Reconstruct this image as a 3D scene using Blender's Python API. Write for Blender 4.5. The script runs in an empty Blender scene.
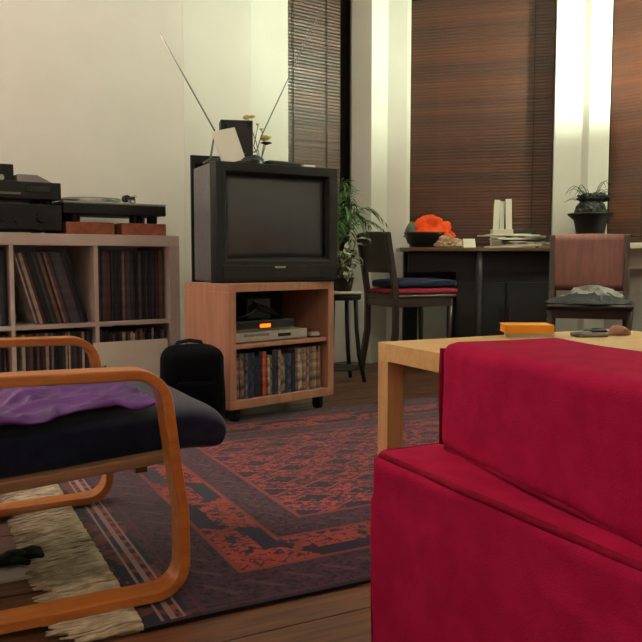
import bpy, bmesh, math, random
from mathutils import Vector, Matrix, noise
random.seed(7)
scene = bpy.context.scene
COL = scene.collection
R = math.radians

# ------------------------------------------------------------------ camera
cam_d = bpy.data.cameras.new('camera')
cam = bpy.data.objects.new('camera', cam_d); COL.objects.link(cam)
cam.location = (0, 0, 0.68)
cam.rotation_euler = (R(90 - 4.545), 0, 0)
cam_d.sensor_width = 36; cam_d.lens = 36 * 780 / 642; cam_d.clip_start = 0.02
scene.camera = cam
# ------------------------------------------------------------------ world (night outside the windows)
w = bpy.data.worlds.new('night'); scene.world = w; w.use_nodes = True
w.node_tree.nodes['Background'].inputs[0].default_value = (0.012, 0.016, 0.03, 1)
w.node_tree.nodes['Background'].inputs[1].default_value = 1.0
# ------------------------------------------------------------------ lamp strengths, exposure
READING_W, READING_C = 112, (1.0, 0.88, 0.93)      # shaded floor lamp by the long wall
TORCH_W, TORCH_C = 108, (0.88, 1.0, 0.74)          # bowl uplighter in the bay
FILL_W, FILL_C = 27, (1.0, 0.90, 0.98)      # added fill light: unseen paper globe over the seats
scene.view_settings.view_transform = 'Standard'
scene.view_settings.look = 'None'
scene.view_settings.gamma = 1
scene.view_settings.use_curve_mapping = False
scene.view_settings.exposure = 0.6

# ------------------------------------------------------------------ node helpers
def lin(c):
    o = []
    for v in c:
        v /= 255.0
        o.append(v / 12.92 if v <= 0.04045 else ((v + 0.055) / 1.055) ** 2.4)
    return (o[0], o[1], o[2], 1)

def mat(name, col, rough=0.6, col2=None, scale=12, stretch=(1, 1, 1), bump=0.0, bscale=None, metal=0.0,
        spec=0.4, coat=0.0, sheen=0.0, contrast=(0.35, 0.65), emit=None, estr=0.0, alpha=None, trans=0.0):
    m = bpy.data.materials.new(name); m.use_nodes = True
    nt = m.node_tree; b = nt.nodes['Principled BSDF']
    b.inputs['Roughness'].default_value = rough
    b.inputs['Metallic'].default_value = metal
    b.inputs['Specular IOR Level'].default_value = spec
    b.inputs['Coat Weight'].default_value = coat
    b.inputs['Coat Roughness'].default_value = 0.3
    b.inputs['Sheen Weight'].default_value = sheen
    b.inputs['Transmission Weight'].default_value = trans
    c1 = lin(col)
    c2 = lin(col2) if col2 else tuple([x * 0.82 for x in c1[:3]] + [1])
    tc = nt.nodes.new('ShaderNodeTexCoord'); mp = nt.nodes.new('ShaderNodeMapping')
    mp.inputs['Scale'].default_value = stretch
    nt.links.new(tc.outputs['Object'], mp.inputs['Vector'])
    nz = nt.nodes.new('ShaderNodeTexNoise'); nz.inputs['Scale'].default_value = scale
    nz.inputs['Detail'].default_value = 4
    nt.links.new(mp.outputs['Vector'], nz.inputs['Vector'])
    rp = nt.nodes.new('ShaderNodeValToRGB')
    rp.color_ramp.elements[0].position = contrast[0]; rp.color_ramp.elements[0].color = c2
    rp.color_ramp.elements[1].position = contrast[1]; rp.color_ramp.elements[1].color = c1
    nt.links.new(nz.outputs['Fac'], rp.inputs['Fac'])
    nt.links.new(rp.outputs['Color'], b.inputs['Base Color'])
    if bump:
        n2 = nt.nodes.new('ShaderNodeTexNoise'); n2.inputs['Scale'].default_value = bscale or scale * 6
        n2.inputs['Detail'].default_value = 3
        nt.links.new(mp.outputs['Vector'], n2.inputs['Vector'])
        bp = nt.nodes.new('ShaderNodeBump'); bp.inputs['Strength'].default_value = bump
        bp.inputs['Distance'].default_value = 0.01
        nt.links.new(n2.outputs['Fac'], bp.inputs['Height'])
        nt.links.new(bp.outputs['Normal'], b.inputs['Normal'])
    if emit:
        b.inputs['Emission Color'].default_value = lin(emit)
        b.inputs['Emission Strength'].default_value = estr
    return m

def wood(name, col, col2, rough=0.45, axis=0, coat=0.15, scale=6):
    st = [14, 14, 14]; st[axis] = 1.2
    return mat(name, col, rough, col2, scale, tuple(st), bump=0.05, bscale=scale * 3, coat=coat)

def translucent(name, col, tr=0.6):
    m = bpy.data.materials.new(name); m.use_nodes = True
    nt = m.node_tree; nt.nodes.clear()
    o = nt.nodes.new('ShaderNodeOutputMaterial'); mx = nt.nodes.new('ShaderNodeMixShader')
    d = nt.nodes.new('ShaderNodeBsdfDiffuse'); t = nt.nodes.new('ShaderNodeBsdfTranslucent')
    nz = nt.nodes.new('ShaderNodeTexNoise'); nz.inputs['Scale'].default_value = 30
    rp = nt.nodes.new('ShaderNodeValToRGB')
    rp.color_ramp.elements[0].color = tuple([x * .9 for x in lin(col)[:3]] + [1]); rp.color_ramp.elements[1].color = lin(col)
    nt.links.new(nz.outputs['Fac'], rp.inputs['Fac'])
    nt.links.new(rp.outputs[0], d.inputs['Color']); nt.links.new(rp.outputs[0], t.inputs['Color'])
    mx.inputs[0].default_value = tr
    nt.links.new(d.outputs[0], mx.inputs[1]); nt.links.new(t.outputs[0], mx.inputs[2]); nt.links.new(mx.outputs[0], o.inputs[0])
    return m

class X:
    """small expression builder on Math nodes"""
    nt = None
    def __init__(s, k): s.k = k
    @staticmethod
    def op(o, *a):
        n = X.nt.nodes.new('ShaderNodeMath'); n.operation = o
        for i, v in enumerate(a):
            if isinstance(v, X): X.nt.links.new(v.k, n.inputs[i])
            else: n.inputs[i].default_value = v
        return X(n.outputs[0])
    def __add__(s, o): return X.op('ADD', s, o)
    def __sub__(s, o): return X.op('SUBTRACT', s, o)
    def __rsub__(s, o): return X.op('SUBTRACT', o, s)
    def __mul__(s, o): return X.op('MULTIPLY', s, o)
    def __truediv__(s, o): return X.op('DIVIDE', s, o)
    def lt(s, o): return X.op('LESS_THAN', s, o)
    def gt(s, o): return X.op('GREATER_THAN', s, o)
    def abs(s): return X.op('ABSOLUTE', s)
    def floor(s): return X.op('FLOOR', s)
    def mod(s, o): return X.op('FLOORED_MODULO', s, o)
    def min(s, o): return X.op('MINIMUM', s, o)
    def max(s, o): return X.op('MAXIMUM', s, o)
    def pp(s, o): return X.op('PINGPONG', s, o)

# ------------------------------------------------------------------ mesh helpers
def link(name, bm, m, parent=None, smooth=False, bevel=0.0, loc=None, rotz=None):
    me = bpy.data.meshes.new(name)
    bmesh.ops.recalc_face_normals(bm, faces=bm.faces[:])
    bm.to_mesh(me); bm.free()
    me.materials.append(m)
    if smooth:
        for p in me.polygons: p.use_smooth = True
    o = bpy.data.objects.new(name, me); COL.objects.link(o)
    if parent: o.parent = parent
    if loc: o.location = loc
    if rotz is not None: o.rotation_euler = (0, 0, rotz)
    if bevel:
        md = o.modifiers.new('bevel', 'BEVEL'); md.width = bevel; md.segments = 2; md.limit_method = 'ANGLE'
    return o

def thing(name, label, cat, loc=(0, 0, 0), rotz=0.0, group=None):
    o = bpy.data.objects.new(name, None); COL.objects.link(o)
    o.location = loc; o.rotation_euler = (0, 0, rotz); o.empty_display_size = 0.05
    o['label'] = label; o['category'] = cat
    if group: o['group'] = group
    return o

def tag(o, label, cat, group=None):
    o['label'] = label; o['category'] = cat
    if group: o['group'] = group
    return o

def struct(o, label=None):
    o['kind'] = 'structure'
    if label: o['label'] = label
    return o

def dup(o, parent=None):
    c = o.copy(); COL.objects.link(c); c.parent = parent
    for ch in list(o.children): dup(ch, c)
    return c

def box(bm, x0, x1, y0, y1, z0, z1, M=None):
    v = [bm.verts.new(p) for p in ((x0, y0, z0), (x1, y0, z0), (x1, y1, z0), (x0, y1, z0), (x0, y0, z1), (x1, y0, z1), (x1, y1, z1), (x0, y1, z1))]
    for f in ((0, 3, 2, 1), (4, 5, 6, 7), (0, 1, 5, 4), (1, 2, 6, 5), (2, 3, 7, 6), (3, 0, 4, 7)):
        bm.faces.new([v[i] for i in f])
    if M is not None: bmesh.ops.transform(bm, matrix=M, verts=v)
    return bm

def BX(x0, x1, y0, y1, z0, z1, M=None):
    return box(bmesh.new(), x0, x1, y0, y1, z0, z1, M)

def lathe(bm, prof, seg=24, c=(0, 0, 0), closed=True):
    rings = []
    for r, z in prof:
        rings.append([bm.verts.new((c[0] + r * math.cos(2 * math.pi * i / seg), c[1] + r * math.sin(2 * math.pi * i / seg), c[2] + z)) for i in range(seg)])
    for a, b in zip(rings, rings[1:]):
        for i in range(seg):
            bm.faces.new((a[i], a[(i + 1) % seg], b[(i + 1) % seg], b[i]))
    if closed:
        bm.faces.new(rings[0][::-1]); bm.faces.new(rings[-1])
    return bm

def tube(bm, pts, rad, seg=8):
    pts = [Vector(p) for p in pts]
    n = len(pts)
    rads = rad if isinstance(rad, (list, tuple)) else [rad] * n
    prev = None; rings = []
    for i, p in enumerate(pts):
        t = (pts[min(i + 1, n - 1)] - pts[max(i - 1, 0)]).normalized()
        if prev is None:
            a = Vector((0, 0, 1)) if abs(t.z) < 0.9 else Vector((1, 0, 0))
            nn = t.cross(a).normalized()
        else:
            nn = (prev - t * prev.dot(t)).normalized()
        prev = nn; bb = t.cross(nn)
        rings.append([bm.verts.new(p + (nn * math.cos(2 * math.pi * k / seg) + bb * math.sin(2 * math.pi * k / seg)) * rads[i]) for k in range(seg)])
    for a, b in zip(rings, rings[1:]):
        for k in range(seg):
            bm.faces.new((a[k], a[(k + 1) % seg], b[(k + 1) % seg], b[k]))
    bm.faces.new(rings[0][::-1]); bm.faces.new(rings[-1])
    return bm

def ribbon(bm, path, th, y0, y1):
    """bent-wood strip: path in the x-z plane, thickness th across the path, width y0..y1"""
    n = len(path); L = []; Rr = []
    for i in range(n):
        a = Vector(path[max(i - 1, 0)]); b = Vector(path[min(i + 1, n - 1)])
        t = (b - a).normalized(); nn = Vector((-t.y, t.x)); p = Vector(path[i])
        L.append(p + nn * th / 2); Rr.append(p - nn * th / 2)
    q = []
    for i in range(n):
        q.append([bm.verts.new((L[i].x, y0, L[i].y)), bm.verts.new((L[i].x, y1, L[i].y)), bm.verts.new((Rr[i].x, y1, Rr[i].y)), bm.verts.new((Rr[i].x, y0, Rr[i].y))])
    for a, b in zip(q, q[1:]):
        for k in range(4):
            bm.faces.new((a[k], a[(k + 1) % 4], b[(k + 1) % 4], b[k]))
    bm.faces.new(q[0][::-1]); bm.faces.new(q[-1])
    return bm

def arc(cx, cz, r, a0, a1, n=8):
    return [(cx + r * math.cos(R(a0 + (a1 - a0) * i / n)), cz + r * math.sin(R(a0 + (a1 - a0) * i / n))) for i in range(n + 1)]

def soft(sx, sy, sz, r, cuts=10, puff=0.0, wob=0.0, wscale=5.0, seed=0):
    """rounded box centred at x, y with its bottom at z = 0"""
    bm = bmesh.new(); bmesh.ops.create_cube(bm, size=2)
    bmesh.ops.subdivide_edges(bm, edges=bm.edges[:], cuts=cuts, use_grid_fill=True)
    h = Vector((sx / 2, sy / 2, sz / 2))
    for v in bm.verts:
        c = v.co.copy()
        w3 = []
        for k in range(3):   # gather rows near the edges so the rounding is smooth
            s = c[k]; w3.append((1 - (1 - abs(s)) ** 1.6) * (1 if s >= 0 else -1) * h[k])
        p = Vector(w3)
        inner = Vector([max(-(h[k] - r), min(h[k] - r, p[k])) for k in range(3)])
        d = p - inner
        if d.length > 1e-6:
            m_ = max(abs(d[0]), abs(d[1]), abs(d[2]))
            p = inner + d.normalized() * min(r, max(m_, 1e-6))
        if puff:
            e = max(0, 1 - (p.x / h.x) ** 2) * max(0, 1 - (p.y / h.y) ** 2)
            p.z += puff * e * (1 if p.z > 0 else -0.2)
        if wob:
            q = p * wscale + Vector((seed * 3.1, seed * 1.7, seed))
            p += Vector((noise.noise(q), noise.noise(q + Vector((9, 2, 4))), noise.noise(q + Vector((3, 8, 1))))) * wob
        v.co = p + Vector((0, 0, h.z))
    return bm

def blob(sx, sy, sz, wob=0.02, wscale=12, seed=0, sub=4, flat=True):
    bm = bmesh.new(); bmesh.ops.create_icosphere(bm, subdivisions=sub, radius=1)
    for v in bm.verts:
        n = v.co.normalized(); p = Vector((n.x * sx, n.y * sy, n.z * sz))
        q = n * wscale * 0.2 + Vector((seed, seed * 2.3, 0))
        k = noise.noise(q) + 0.6 * (1 - 2 * abs(noise.noise(q * 2.3)))
        p += n * wob * k
        if flat and p.z < 0: p.z *= 0.15
        v.co = p
    lo = min(v.co.z for v in bm.verts)
    for v in bm.verts: v.co.z -= lo
    return bm

# ------------------------------------------------------------------ materials
m_plaster = mat('plaster_warm_white', (227, 224, 217), 0.9, (222, 219, 211), 3, bump=0.06, bscale=180, spec=0.2)
m_ceil = mat('ceiling_white', (225, 222, 214), 0.95, (220, 216, 208), 3, spec=0.2)
m_trim = mat('trim_gloss_white', (232, 230, 218), 0.4, (226, 224, 212), 4)
m_night = mat('dark_window_glass', (8, 10, 14), 0.08, (6, 8, 11), 2, spec=0.5)
m_plank = [wood('floor_plank_%d' % i, c, tuple(int(v * 0.66) for v in c), 0.42, 0, 0.1, 5) for i, c in
           enumerate([(106, 64, 42), (98, 58, 38), (114, 70, 46), (92, 54, 36)])]
m_gap = mat('floor_gap_dark', (38, 22, 14), 0.9)
m_slat = [mat('bamboo_slat_%d' % i, c, 0.45, tuple(int(v * 0.8) for v in c), 8, (2, 1, 60), bump=0.1, spec=0.5, coat=0.22) for i, c in
          enumerate([(66, 32, 18), (71, 35, 19), (76, 37, 20), (80, 40, 21), (86, 43, 23), (92, 47, 25)])]
m_cord = mat('blind_cord_dark', (44, 28, 18), 0.8)
m_dframe = mat('window_frame_dark', (30, 20, 16), 0.5)
m_shelf = mat('shelf_white_laminate', (196, 180, 172), 0.5, (188, 172, 164), 5)
m_birch = wood('tv_stand_birch', (184, 136, 112), (168, 120, 96), 0.42, 2, 0.1, 3)
m_lack = wood('coffee_table_birch', (214, 176, 118), (200, 160, 102), 0.4, 0, 0.15, 3)
m_bent = wood('bent_beech', (196, 122, 58), (176, 102, 44), 0.3, 0, 0.35, 4)
m_rail = wood('seat_rail_beech', (150, 112, 84), (128, 94, 70), 0.5, 0, 0.1, 4)
m_navy = mat('navy_canvas', (30, 34, 56), 0.95, (22, 25, 44), 30, bump=0.15, bscale=350, sheen=0.15, spec=0.15)
m_purple = mat('purple_satin', (84, 28, 112), 0.6, (58, 16, 82), 10, sheen=0.0, spec=0.25)
m_red = mat('red_cotton_slipcover', (164, 26, 68), 0.95, (150, 20, 59), 22, bump=0.25, bscale=420, sheen=0.0, spec=0.05)
m_redpipe = mat('red_piping', (128, 12, 42), 0.95, (112, 10, 36), 60, spec=0.1)
m_black = mat('black_plastic', (13, 13, 17), 0.5, (10, 10, 13), 40)
m_blackm = mat('black_metal_case', (15, 15, 18), 0.42, (11, 11, 14), 60)
m_tv = mat('tv_black_plastic', (17, 17, 21), 0.5, (14, 14, 17), 60, bump=0.05, bscale=500)
m_tvside = mat('tv_housing_charcoal', (98, 98, 98), 0.45, (88, 88, 88), 60)
m_screen = mat('tv_grey_glass', (68, 69, 74), 0.25, (65, 66, 71), 3, spec=0.6)
m_silver = mat('silver_plastic', (186, 180, 172), 0.35, (172, 166, 160), 40, metal=0.3)
m_display = mat('orange_display', (40, 14, 4), 0.4, emit=(255, 96, 8), estr=2.2)
m_lcd = mat('dark_lcd', (24, 26, 32), 0.2)
m_brick = mat('red_brick', (158, 92, 70), 0.9, (132, 72, 56), 30, bump=0.35, bscale=90)
m_steel = mat('brushed_steel', (190, 190, 186), 0.25, (170, 170, 168), 30, metal=0.9)
m_platter = mat('grey_rubber_mat', (98, 94, 88), 0.7)
m_decktop = mat('turntable_top_grey', (150, 146, 136), 0.5)
m_dust = mat('smoked_plastic_lid', (112, 108, 98), 0.25, (98, 94, 86), 6)
m_white = mat('white_paper', (236, 232, 220), 0.8, (226, 222, 210), 9)
m_whitecard = mat('white_card_sleeve', (222, 214, 200), 0.7, (212, 204, 190), 6)
m_rim = mat('chrome_antenna', (120, 120, 122), 0.3, (100, 100, 102), 40, metal=0.8)
m_dkwood = wood('dark_walnut', (52, 31, 28), (36, 22, 20), 0.4, 2, 0.2, 4)
m_blkwood = wood('black_stained_wood', (13, 12, 16), (9, 8, 11), 0.55, 0, 0.0, 4)
m_chairback = wood('brown_plywood_back', (118, 70, 62), (100, 58, 52), 0.6, 2, 0.0, 3)
m_cushblue = mat('navy_cushion_cloth', (28, 37, 66), 0.9, (20, 28, 52), 30, bump=0.1)
m_cushred = mat('crimson_cushion_cloth', (156, 34, 56), 0.9, (140, 26, 46), 30)
m_orange = mat('orange_knit', (250, 92, 24), 0.85, (226, 66, 12), 30, bump=0.4, bscale=160)
m_bowl = mat('dark_bowl_glaze', (15, 15, 18), 0.45)
m_sage = mat('grey_green_cloth', (112, 120, 100), 0.9)
m_beige = mat('crumpled_beige_paper', (190, 164, 138), 0.8, (170, 140, 116), 20)
m_grey = mat('grey_knit_cloth', (158, 154, 150), 0.95, (92, 88, 90), 14, bump=0.3, bscale=120)
m_dgrey = mat('charcoal_cloth', (48, 46, 50), 0.95, (32, 30, 34), 14, bump=0.3, bscale=120)
m_leaf = mat('palm_leaf_green', (72, 112, 52), 0.5, (48, 84, 38), 20)
m_leafv = mat('variegated_leaf', (206, 214, 190), 0.5, (40, 66, 34), 38, contrast=(0.44, 0.54))
m_stem = mat('plant_stem', (84, 100, 50), 0.6)
m_pot = mat('dark_pot', (34, 30, 30), 0.5)
m_soil = mat('soil', (40, 28, 20), 0.95)
m_stool = mat('stool_pale_top', (196, 190, 172), 0.5)
m_blkleaf = mat('dark_foliage', (17, 18, 16), 0.7, (11, 12, 10), 30, bump=0.4)
m_wisp = mat('grey_wisp', (74, 74, 58), 0.7)
m_yellow = mat('yellow_petal', (214, 196, 104), 0.6, (190, 170, 84), 20)
m_bookor = mat('orange_yellow_cover', (232, 152, 32), 0.45, (222, 140, 26), 8)
m_page = mat('book_pages', (216, 204, 180), 0.85, (196, 184, 160), 40, (1, 1, 30))
m_fringe = mat('cream_wool_fringe', (192, 176, 152), 0.95, (150, 134, 112), 30)
m_green = mat('dark_green_knit', (26, 36, 32), 0.9, (16, 24, 22), 30, bump=0.3, bscale=200)
m_mag = mat('magazine_grey_print', (168, 160, 148), 0.5, (92, 92, 86), 9, contrast=(0.45, 0.55))
m_skin = mat('tan_leather', (168, 116, 92), 0.55, (142, 94, 76), 20)
m_bag = mat('black_canvas', (12, 12, 18), 0.95, (9, 9, 13), 40, bump=0.2, bscale=300, spec=0.08)
m_caster = mat('caster_black', (14, 14, 15), 0.5)
m_shade = translucent('lamp_shade_paper', (240, 226, 200), 0.6)
m_bowlglass = translucent('frosted_bowl_glass', (244, 244, 236), 0.78)
m_bulb = mat('bulb_glow', (255, 240, 210), 0.5, emit=(255, 236, 200), estr=12)
LPC = [(44, 40, 46), (124, 92, 76), (36, 42, 58), (182, 164, 146), (104, 52, 52), (84, 80, 86), (206, 196, 182), (62, 72, 80), (152, 116, 90), (26, 24, 30), (136, 124, 116), (92, 66, 80)]
m_lp = [mat('record_sleeve_%d' % i, c, 0.6, tuple(int(v * 0.72) for v in c), 16, (1, 1, 1.5)) for i, c in enumerate(LPC)]
DVC = [((150, 120, 126), (70, 50, 80)), ((34, 34, 44), (120, 110, 120)), ((40, 60, 90), (20, 22, 30)), ((190, 96, 66), (150, 60, 44)), ((196, 178, 150), (96, 80, 70)), ((28, 26, 34), (70, 84, 120)), ((150, 130, 110), (60, 50, 50)), ((90, 84, 96), (170, 150, 140)), ((36, 40, 60), (18, 18, 24)), ((180, 150, 128), (110, 70, 60))]
m_dvd = [mat('disc_case_print_%d' % i, a, 0.35, b, 22, (1, 1, 1.4), contrast=(0.42, 0.58)) for i, (a, b) in enumerate(DVC)]

# ------------------------------------------------------------------ rug pattern (printed weave on a real rug)
RL, RW = 2.60, 1.74
def rug_material():
    m = bpy.data.materials.new('oriental_rug_weave'); m.use_nodes = True
    nt = m.node_tree; X.nt = nt; bs = nt.nodes['Principled BSDF']
    bs.inputs['Roughness'].default_value = 0.95; bs.inputs['Specular IOR Level'].default_value = 0.1
    bs.inputs['Sheen Weight'].default_value = 0.15
    tc = nt.nodes.new('ShaderNodeTexCoord'); sp = nt.nodes.new('ShaderNodeSeparateXYZ')
    nt.links.new(tc.outputs['Object'], sp.inputs[0])
    K = 0.006
    x = ((X(sp.outputs[0]) / K).floor() + 0.5) * K
    y = ((X(sp.outputs[1]) / K).floor() + 0.5) * K
    ex = x.min(RL - x) ; ey = y.min(RW - y)
    SK = 0.10
    dx = ex - SK
    d = dx.min(ey)
    along = X.op('ADD', (dx.lt(ey)) * y, (dx.gt(ey)) * x)
    def noise_of(scale, sx=1, sy=1, vor=False):
        cb = nt.nodes.new('ShaderNodeCombineXYZ')
        nt.links.new((x * sx).k, cb.inputs[0]); nt.links.new((y * sy).k, cb.inputs[1])
        n = nt.nodes.new('ShaderNodeTexVoronoi' if vor else 'ShaderNodeTexNoise'); n.inputs['Scale'].default_value = scale
        nt.links.new(cb.outputs[0], n.inputs['Vector'])
        return X(n.outputs[0])
    n1 = noise_of(26); n2 = noise_of(16, 1, 1); v1 = noise_of(27, vor=True); n3 = noise_of(60)
    RED, ORG, NAVY, PUR, CRM, DRK, BRN = [lin(c) for c in ((156, 60, 52), (132, 58, 48), (28, 28, 52), (70, 40, 62), (150, 120, 116), (34, 24, 34), (88, 42, 48))]
    cur = None
    def rgb(c):
        n = nt.nodes.new('ShaderNodeRGB'); n.outputs[0].default_value = c; return n.outputs[0]
    def over(fac, c):
        nonlocal cur
        n = nt.nodes.new('ShaderNodeMix'); n.data_type = 'RGBA'
        nt.links.new(fac.k, n.inputs['Factor'])
        nt.links.new(cur, n.inputs['A']); n.inputs['B'].default_value = c
        cur = n.outputs['Result']
    cur = rgb(RED)
    # field: rows of stretched navy medallions, hooks and a trellis of small dark marks
    row = ((y + 0.02) / 0.105).floor()
    gx2 = (x + row.mod(2.0) * 0.085 + 0.05).mod(0.17) - 0.085
    gy = (y + 0.02).mod(0.105) - 0.0525
    dia = gx2.abs() / 0.062 + gy.abs() / 0.036
    over(((n1 - 0.5).abs()).lt(0.05), PUR)
    over(n2.gt(0.6), BRN)
    over(v1.lt(0.27), NAVY)
    zig = ((x.pp(0.03) + gy).abs()).lt(0.006)
    over(zig, NAVY)
    over((dia.lt(1.5)) * (dia.gt(1.22)) * n1.gt(0.44), PUR)
    over((dia.lt(1.22)), RED)
    over((dia.lt(1.0)) * (n3.lt(0.66)), NAVY)
    over(dia.lt(0.16), PUR)
    # inner guard
    ing = d.lt(0.43); over(ing, PUR)
    over(ing * ((along + d * 1.0).mod(0.07).lt(0.016)) * ((d - 0.37).abs().lt(0.025)), CRM_D := lin((88, 62, 68)))
    over(ing * n3.gt(0.55), DRK)
    over(ing * (v1.lt(0.14)), lin((96, 44, 48)))
    over((d - 0.43).abs().lt(0.006), ORG)
    # main border with the navy meander
    mb = d.lt(0.31); over(mb, RED)
    over(mb * v1.lt(0.34), NAVY)
    over(mb * ((n1 - 0.5).abs()).lt(0.03), PUR)
    s = along - 0.10
    tri = ((s.pp(0.22) - 0.11) * 1.3).max(-0.045).min(0.045)
    bl = ((s - 0.0).pp(0.22) - 0.11)
    mea = ((d - 0.235 - tri).abs()).lt(0.024)
    over(mb * mea, NAVY)
    pock = (((s + 0.0).mod(0.22) - 0.11).abs() / 0.05 + (d - 0.235 + tri).abs() / 0.02)
    over(mb * pock.lt(1.0), ORG)
    over((d - 0.31).abs().lt(0.006), ORG)
    # outer guard
    og = d.lt(0.16); over(og, PUR)
    over(og * n3.gt(0.55), DRK)
    over(og * (v1.lt(0.16)), lin((96, 44, 48)))
    over(og * ((along + d).mod(0.09).lt(0.018)) * ((d - 0.09).abs().lt(0.028)), lin((88, 62, 68)))
    over((d - 0.16).abs().lt(0.006), ORG)
    over((d - 0.022).abs().lt(0.004), BRN)
    # striped flat-woven end
    sk = dx.lt(0.0); over(sk, NAVY)
    over(sk * n2.gt(0.52), lin((104, 52, 44)))
    over(sk * v1.lt(0.16), ORG)
    for a in (0.046, 0.066, 0.088):
        over((ex - a).abs().lt(0.0045), CRM)
    over(((ex - 0.077).abs().lt(0.008)) * ((y.mod(0.05)).lt(0.02)), lin((150, 60, 48)))
    over(ex.lt(0.008), DRK)
    over(ey.lt(0.01), DRK)
    # worn pile: slow tonal change
    wn = noise_of(3.0)
    hs = nt.nodes.new('ShaderNodeHueSaturation'); nt.links.new(cur, hs.inputs['Color'])
    nt.links.new((wn * 0.8 + 0.45).k, hs.inputs['Value'])
    nt.links.new(hs.outputs[0], bs.inputs['Base Color'])
    bp = nt.nodes.new('ShaderNodeBump'); bp.inputs['Strength'].default_value = 0.3; bp.inputs['Distance'].default_value = 0.004
    nt.links.new(noise_of(240).k, bp.inputs['Height']); nt.links.new(bp.outputs[0], bs.inputs['Normal'])
    return m
m_rug = rug_material()

# ------------------------------------------------------------------ room shell
ZC = 2.75
def wall(name, A, B, m, z0=0.0, z1=ZC, th=0.12, label=None):
    """wall slab whose room face runs from A to B with the room on its right-hand side"""
    A = Vector(A); B = Vector(B); t = B - A; L = t.length
    bm = BX(0, L, 0, th, z0, z1)
    o = link(name, bm, m, None, loc=(A.x, A.y, 0), rotz=math.atan2(t.y, t.x))
    return struct(o, label)

DV = Vector((math.cos(R(34.8)), math.sin(R(34.8)))); NV = Vector((-DV.y, DV.x))
P1 = Vector((-0.707, 4.083))
L2 = P1 - DV * 4.4
L3 = L2 - NV * 5.0
L4 = L3 + DV * 6.6
P2 = Vector((-0.385, 4.40)); P3 = Vector((-0.200, 4.85))
W1b = Vector((0.199, 5.15)); C1 = Vector((0.322, 5.05)); C2 = Vector((0.435, 5.20)); C3 = Vector((0.561, 5.17)); C3b = Vector((0.592, 5.40))
W2b = Vector((1.517, 5.15)); Q0 = Vector((1.472, 5.00)); Q1 = Vector((1.641, 4.98)); Q2 = Vector((1.667, 4.93)); Q3 = Vector((1.792, 4.92))
W3a = Vector((1.80, 4.98)); W3b = Vector((2.62, 4.22)); Q4 = Vector((2.75, 4.02))
wall('wall_left', L2, P1, m_plaster, label='long cream plaster wall behind the record shelf')
wall('wall_back', L3, L2, m_plaster)
wall('wall_rear', L4, L3, m_plaster)
wall('wall_right', Q4, L4, m_plaster)

def prism(name, pts, z0, z1, m, bevel=0.0):
    bm = bmesh.new()
    lo = [bm.verts.new((p[0], p[1], z0)) for p in pts]; hi = [bm.verts.new((p[0], p[1], z1)) for p in pts]
    n = len(pts)
    bm.faces.new(lo[::-1]); bm.faces.new(hi)
    for i in range(n): bm.faces.new((lo[i], lo[(i + 1) % n], hi[(i + 1) % n], hi[i]))
    return struct(link(name, bm, m, None, bevel=bevel))

def out(p, q, k):      # a point off the far side of the line p->q
    t = (q - p).normalized(); return Vector((-t.y, t.x)) * k
prism('wall_bay_side', [P1, P2, P3, P3 + Vector((-0.12, 0.25)), P2 + Vector((-0.3, 0.2)), P1 + NV * 0.12], 0, ZC, m_plaster, 0.004)
prism('wall_bay_pier', [W1b + Vector((0.0, 0.0)), C1, C2, C3, C3b, C3b + Vector((0.05, 0.3)), W1b + Vector((-0.02, 0.3))], 0, ZC, m_plaster, 0.004)
prism('wall_bay_column', [Q0, Q1, Q2, Q3, W3a, W3a + Vector((0.1, 0.3)), W2b + Vector((0.05, 0.3)), W2b], 0, ZC, m_plaster, 0.004)
prism('wall_bay_end', [W3b, Q4, Q4 + Vector((0.25, 0.1)), W3b + Vector((0.25, 0.25))], 0, ZC, m_plaster)

def window(idx, A, B, sill, back=0.10, dark_gap=0.0, label=''):
    """window frame and glass set behind the line A->B, with low wall and lintel"""
    t = (B - A); L = t.length; ang = math.atan2(t.y, t.x)
    wn = bpy.data.objects.new('window_%d' % idx, None); COL.objects.link(wn); wn['kind'] = 'structure'; wn['label'] = label
    wn.location = (A.x, A.y, 0); wn.rotation_euler = (0, 0, ang)
    z1 = 2.5
    link('low_wall', BX(-.06, L + .08, 0.03, 0.3, 0, sill), m_plaster, wn)
    link('lintel', BX(0, L + .05, 0.0, 0.3, z1, ZC), m_plaster, wn)
    for x0, x1, a, b in ((-.07, .05, sill, z1), (L - .05, L + .12, sill, z1), (.05, L - .05, sill, sill + .05), (.05, L - .05, z1 - .05, z1), (.05, L - .05, 1.55, 1.60)):
        link('window_frame', BX(x0, x1, back, back + .05, a, b), m_dframe, wn)
    link('pane', BX(.05, L - .05, back + .02, back + .03, sill + .05, 1.55), m_night, wn)
    link('pane', BX(.05, L - .05, back + .02, back + .03, 1.60, z1 - .05), m_night, wn)
    return wn
window(1, P3, W1b, 0.55, label='narrow angled bay window behind the television')
window(2, C3b, W2b, 0.50, label='middle bay window behind the desk')
window(3, W3a, W3b, 0.70, label='right angled bay window at the frame edge')
struct(link('trim_1', BX(-0.012, 0.012, -0.02, 0.05, 0.5, 2.5), m_trim, None, loc=(0.571, 5.19, 0), rotz=0))

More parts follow.
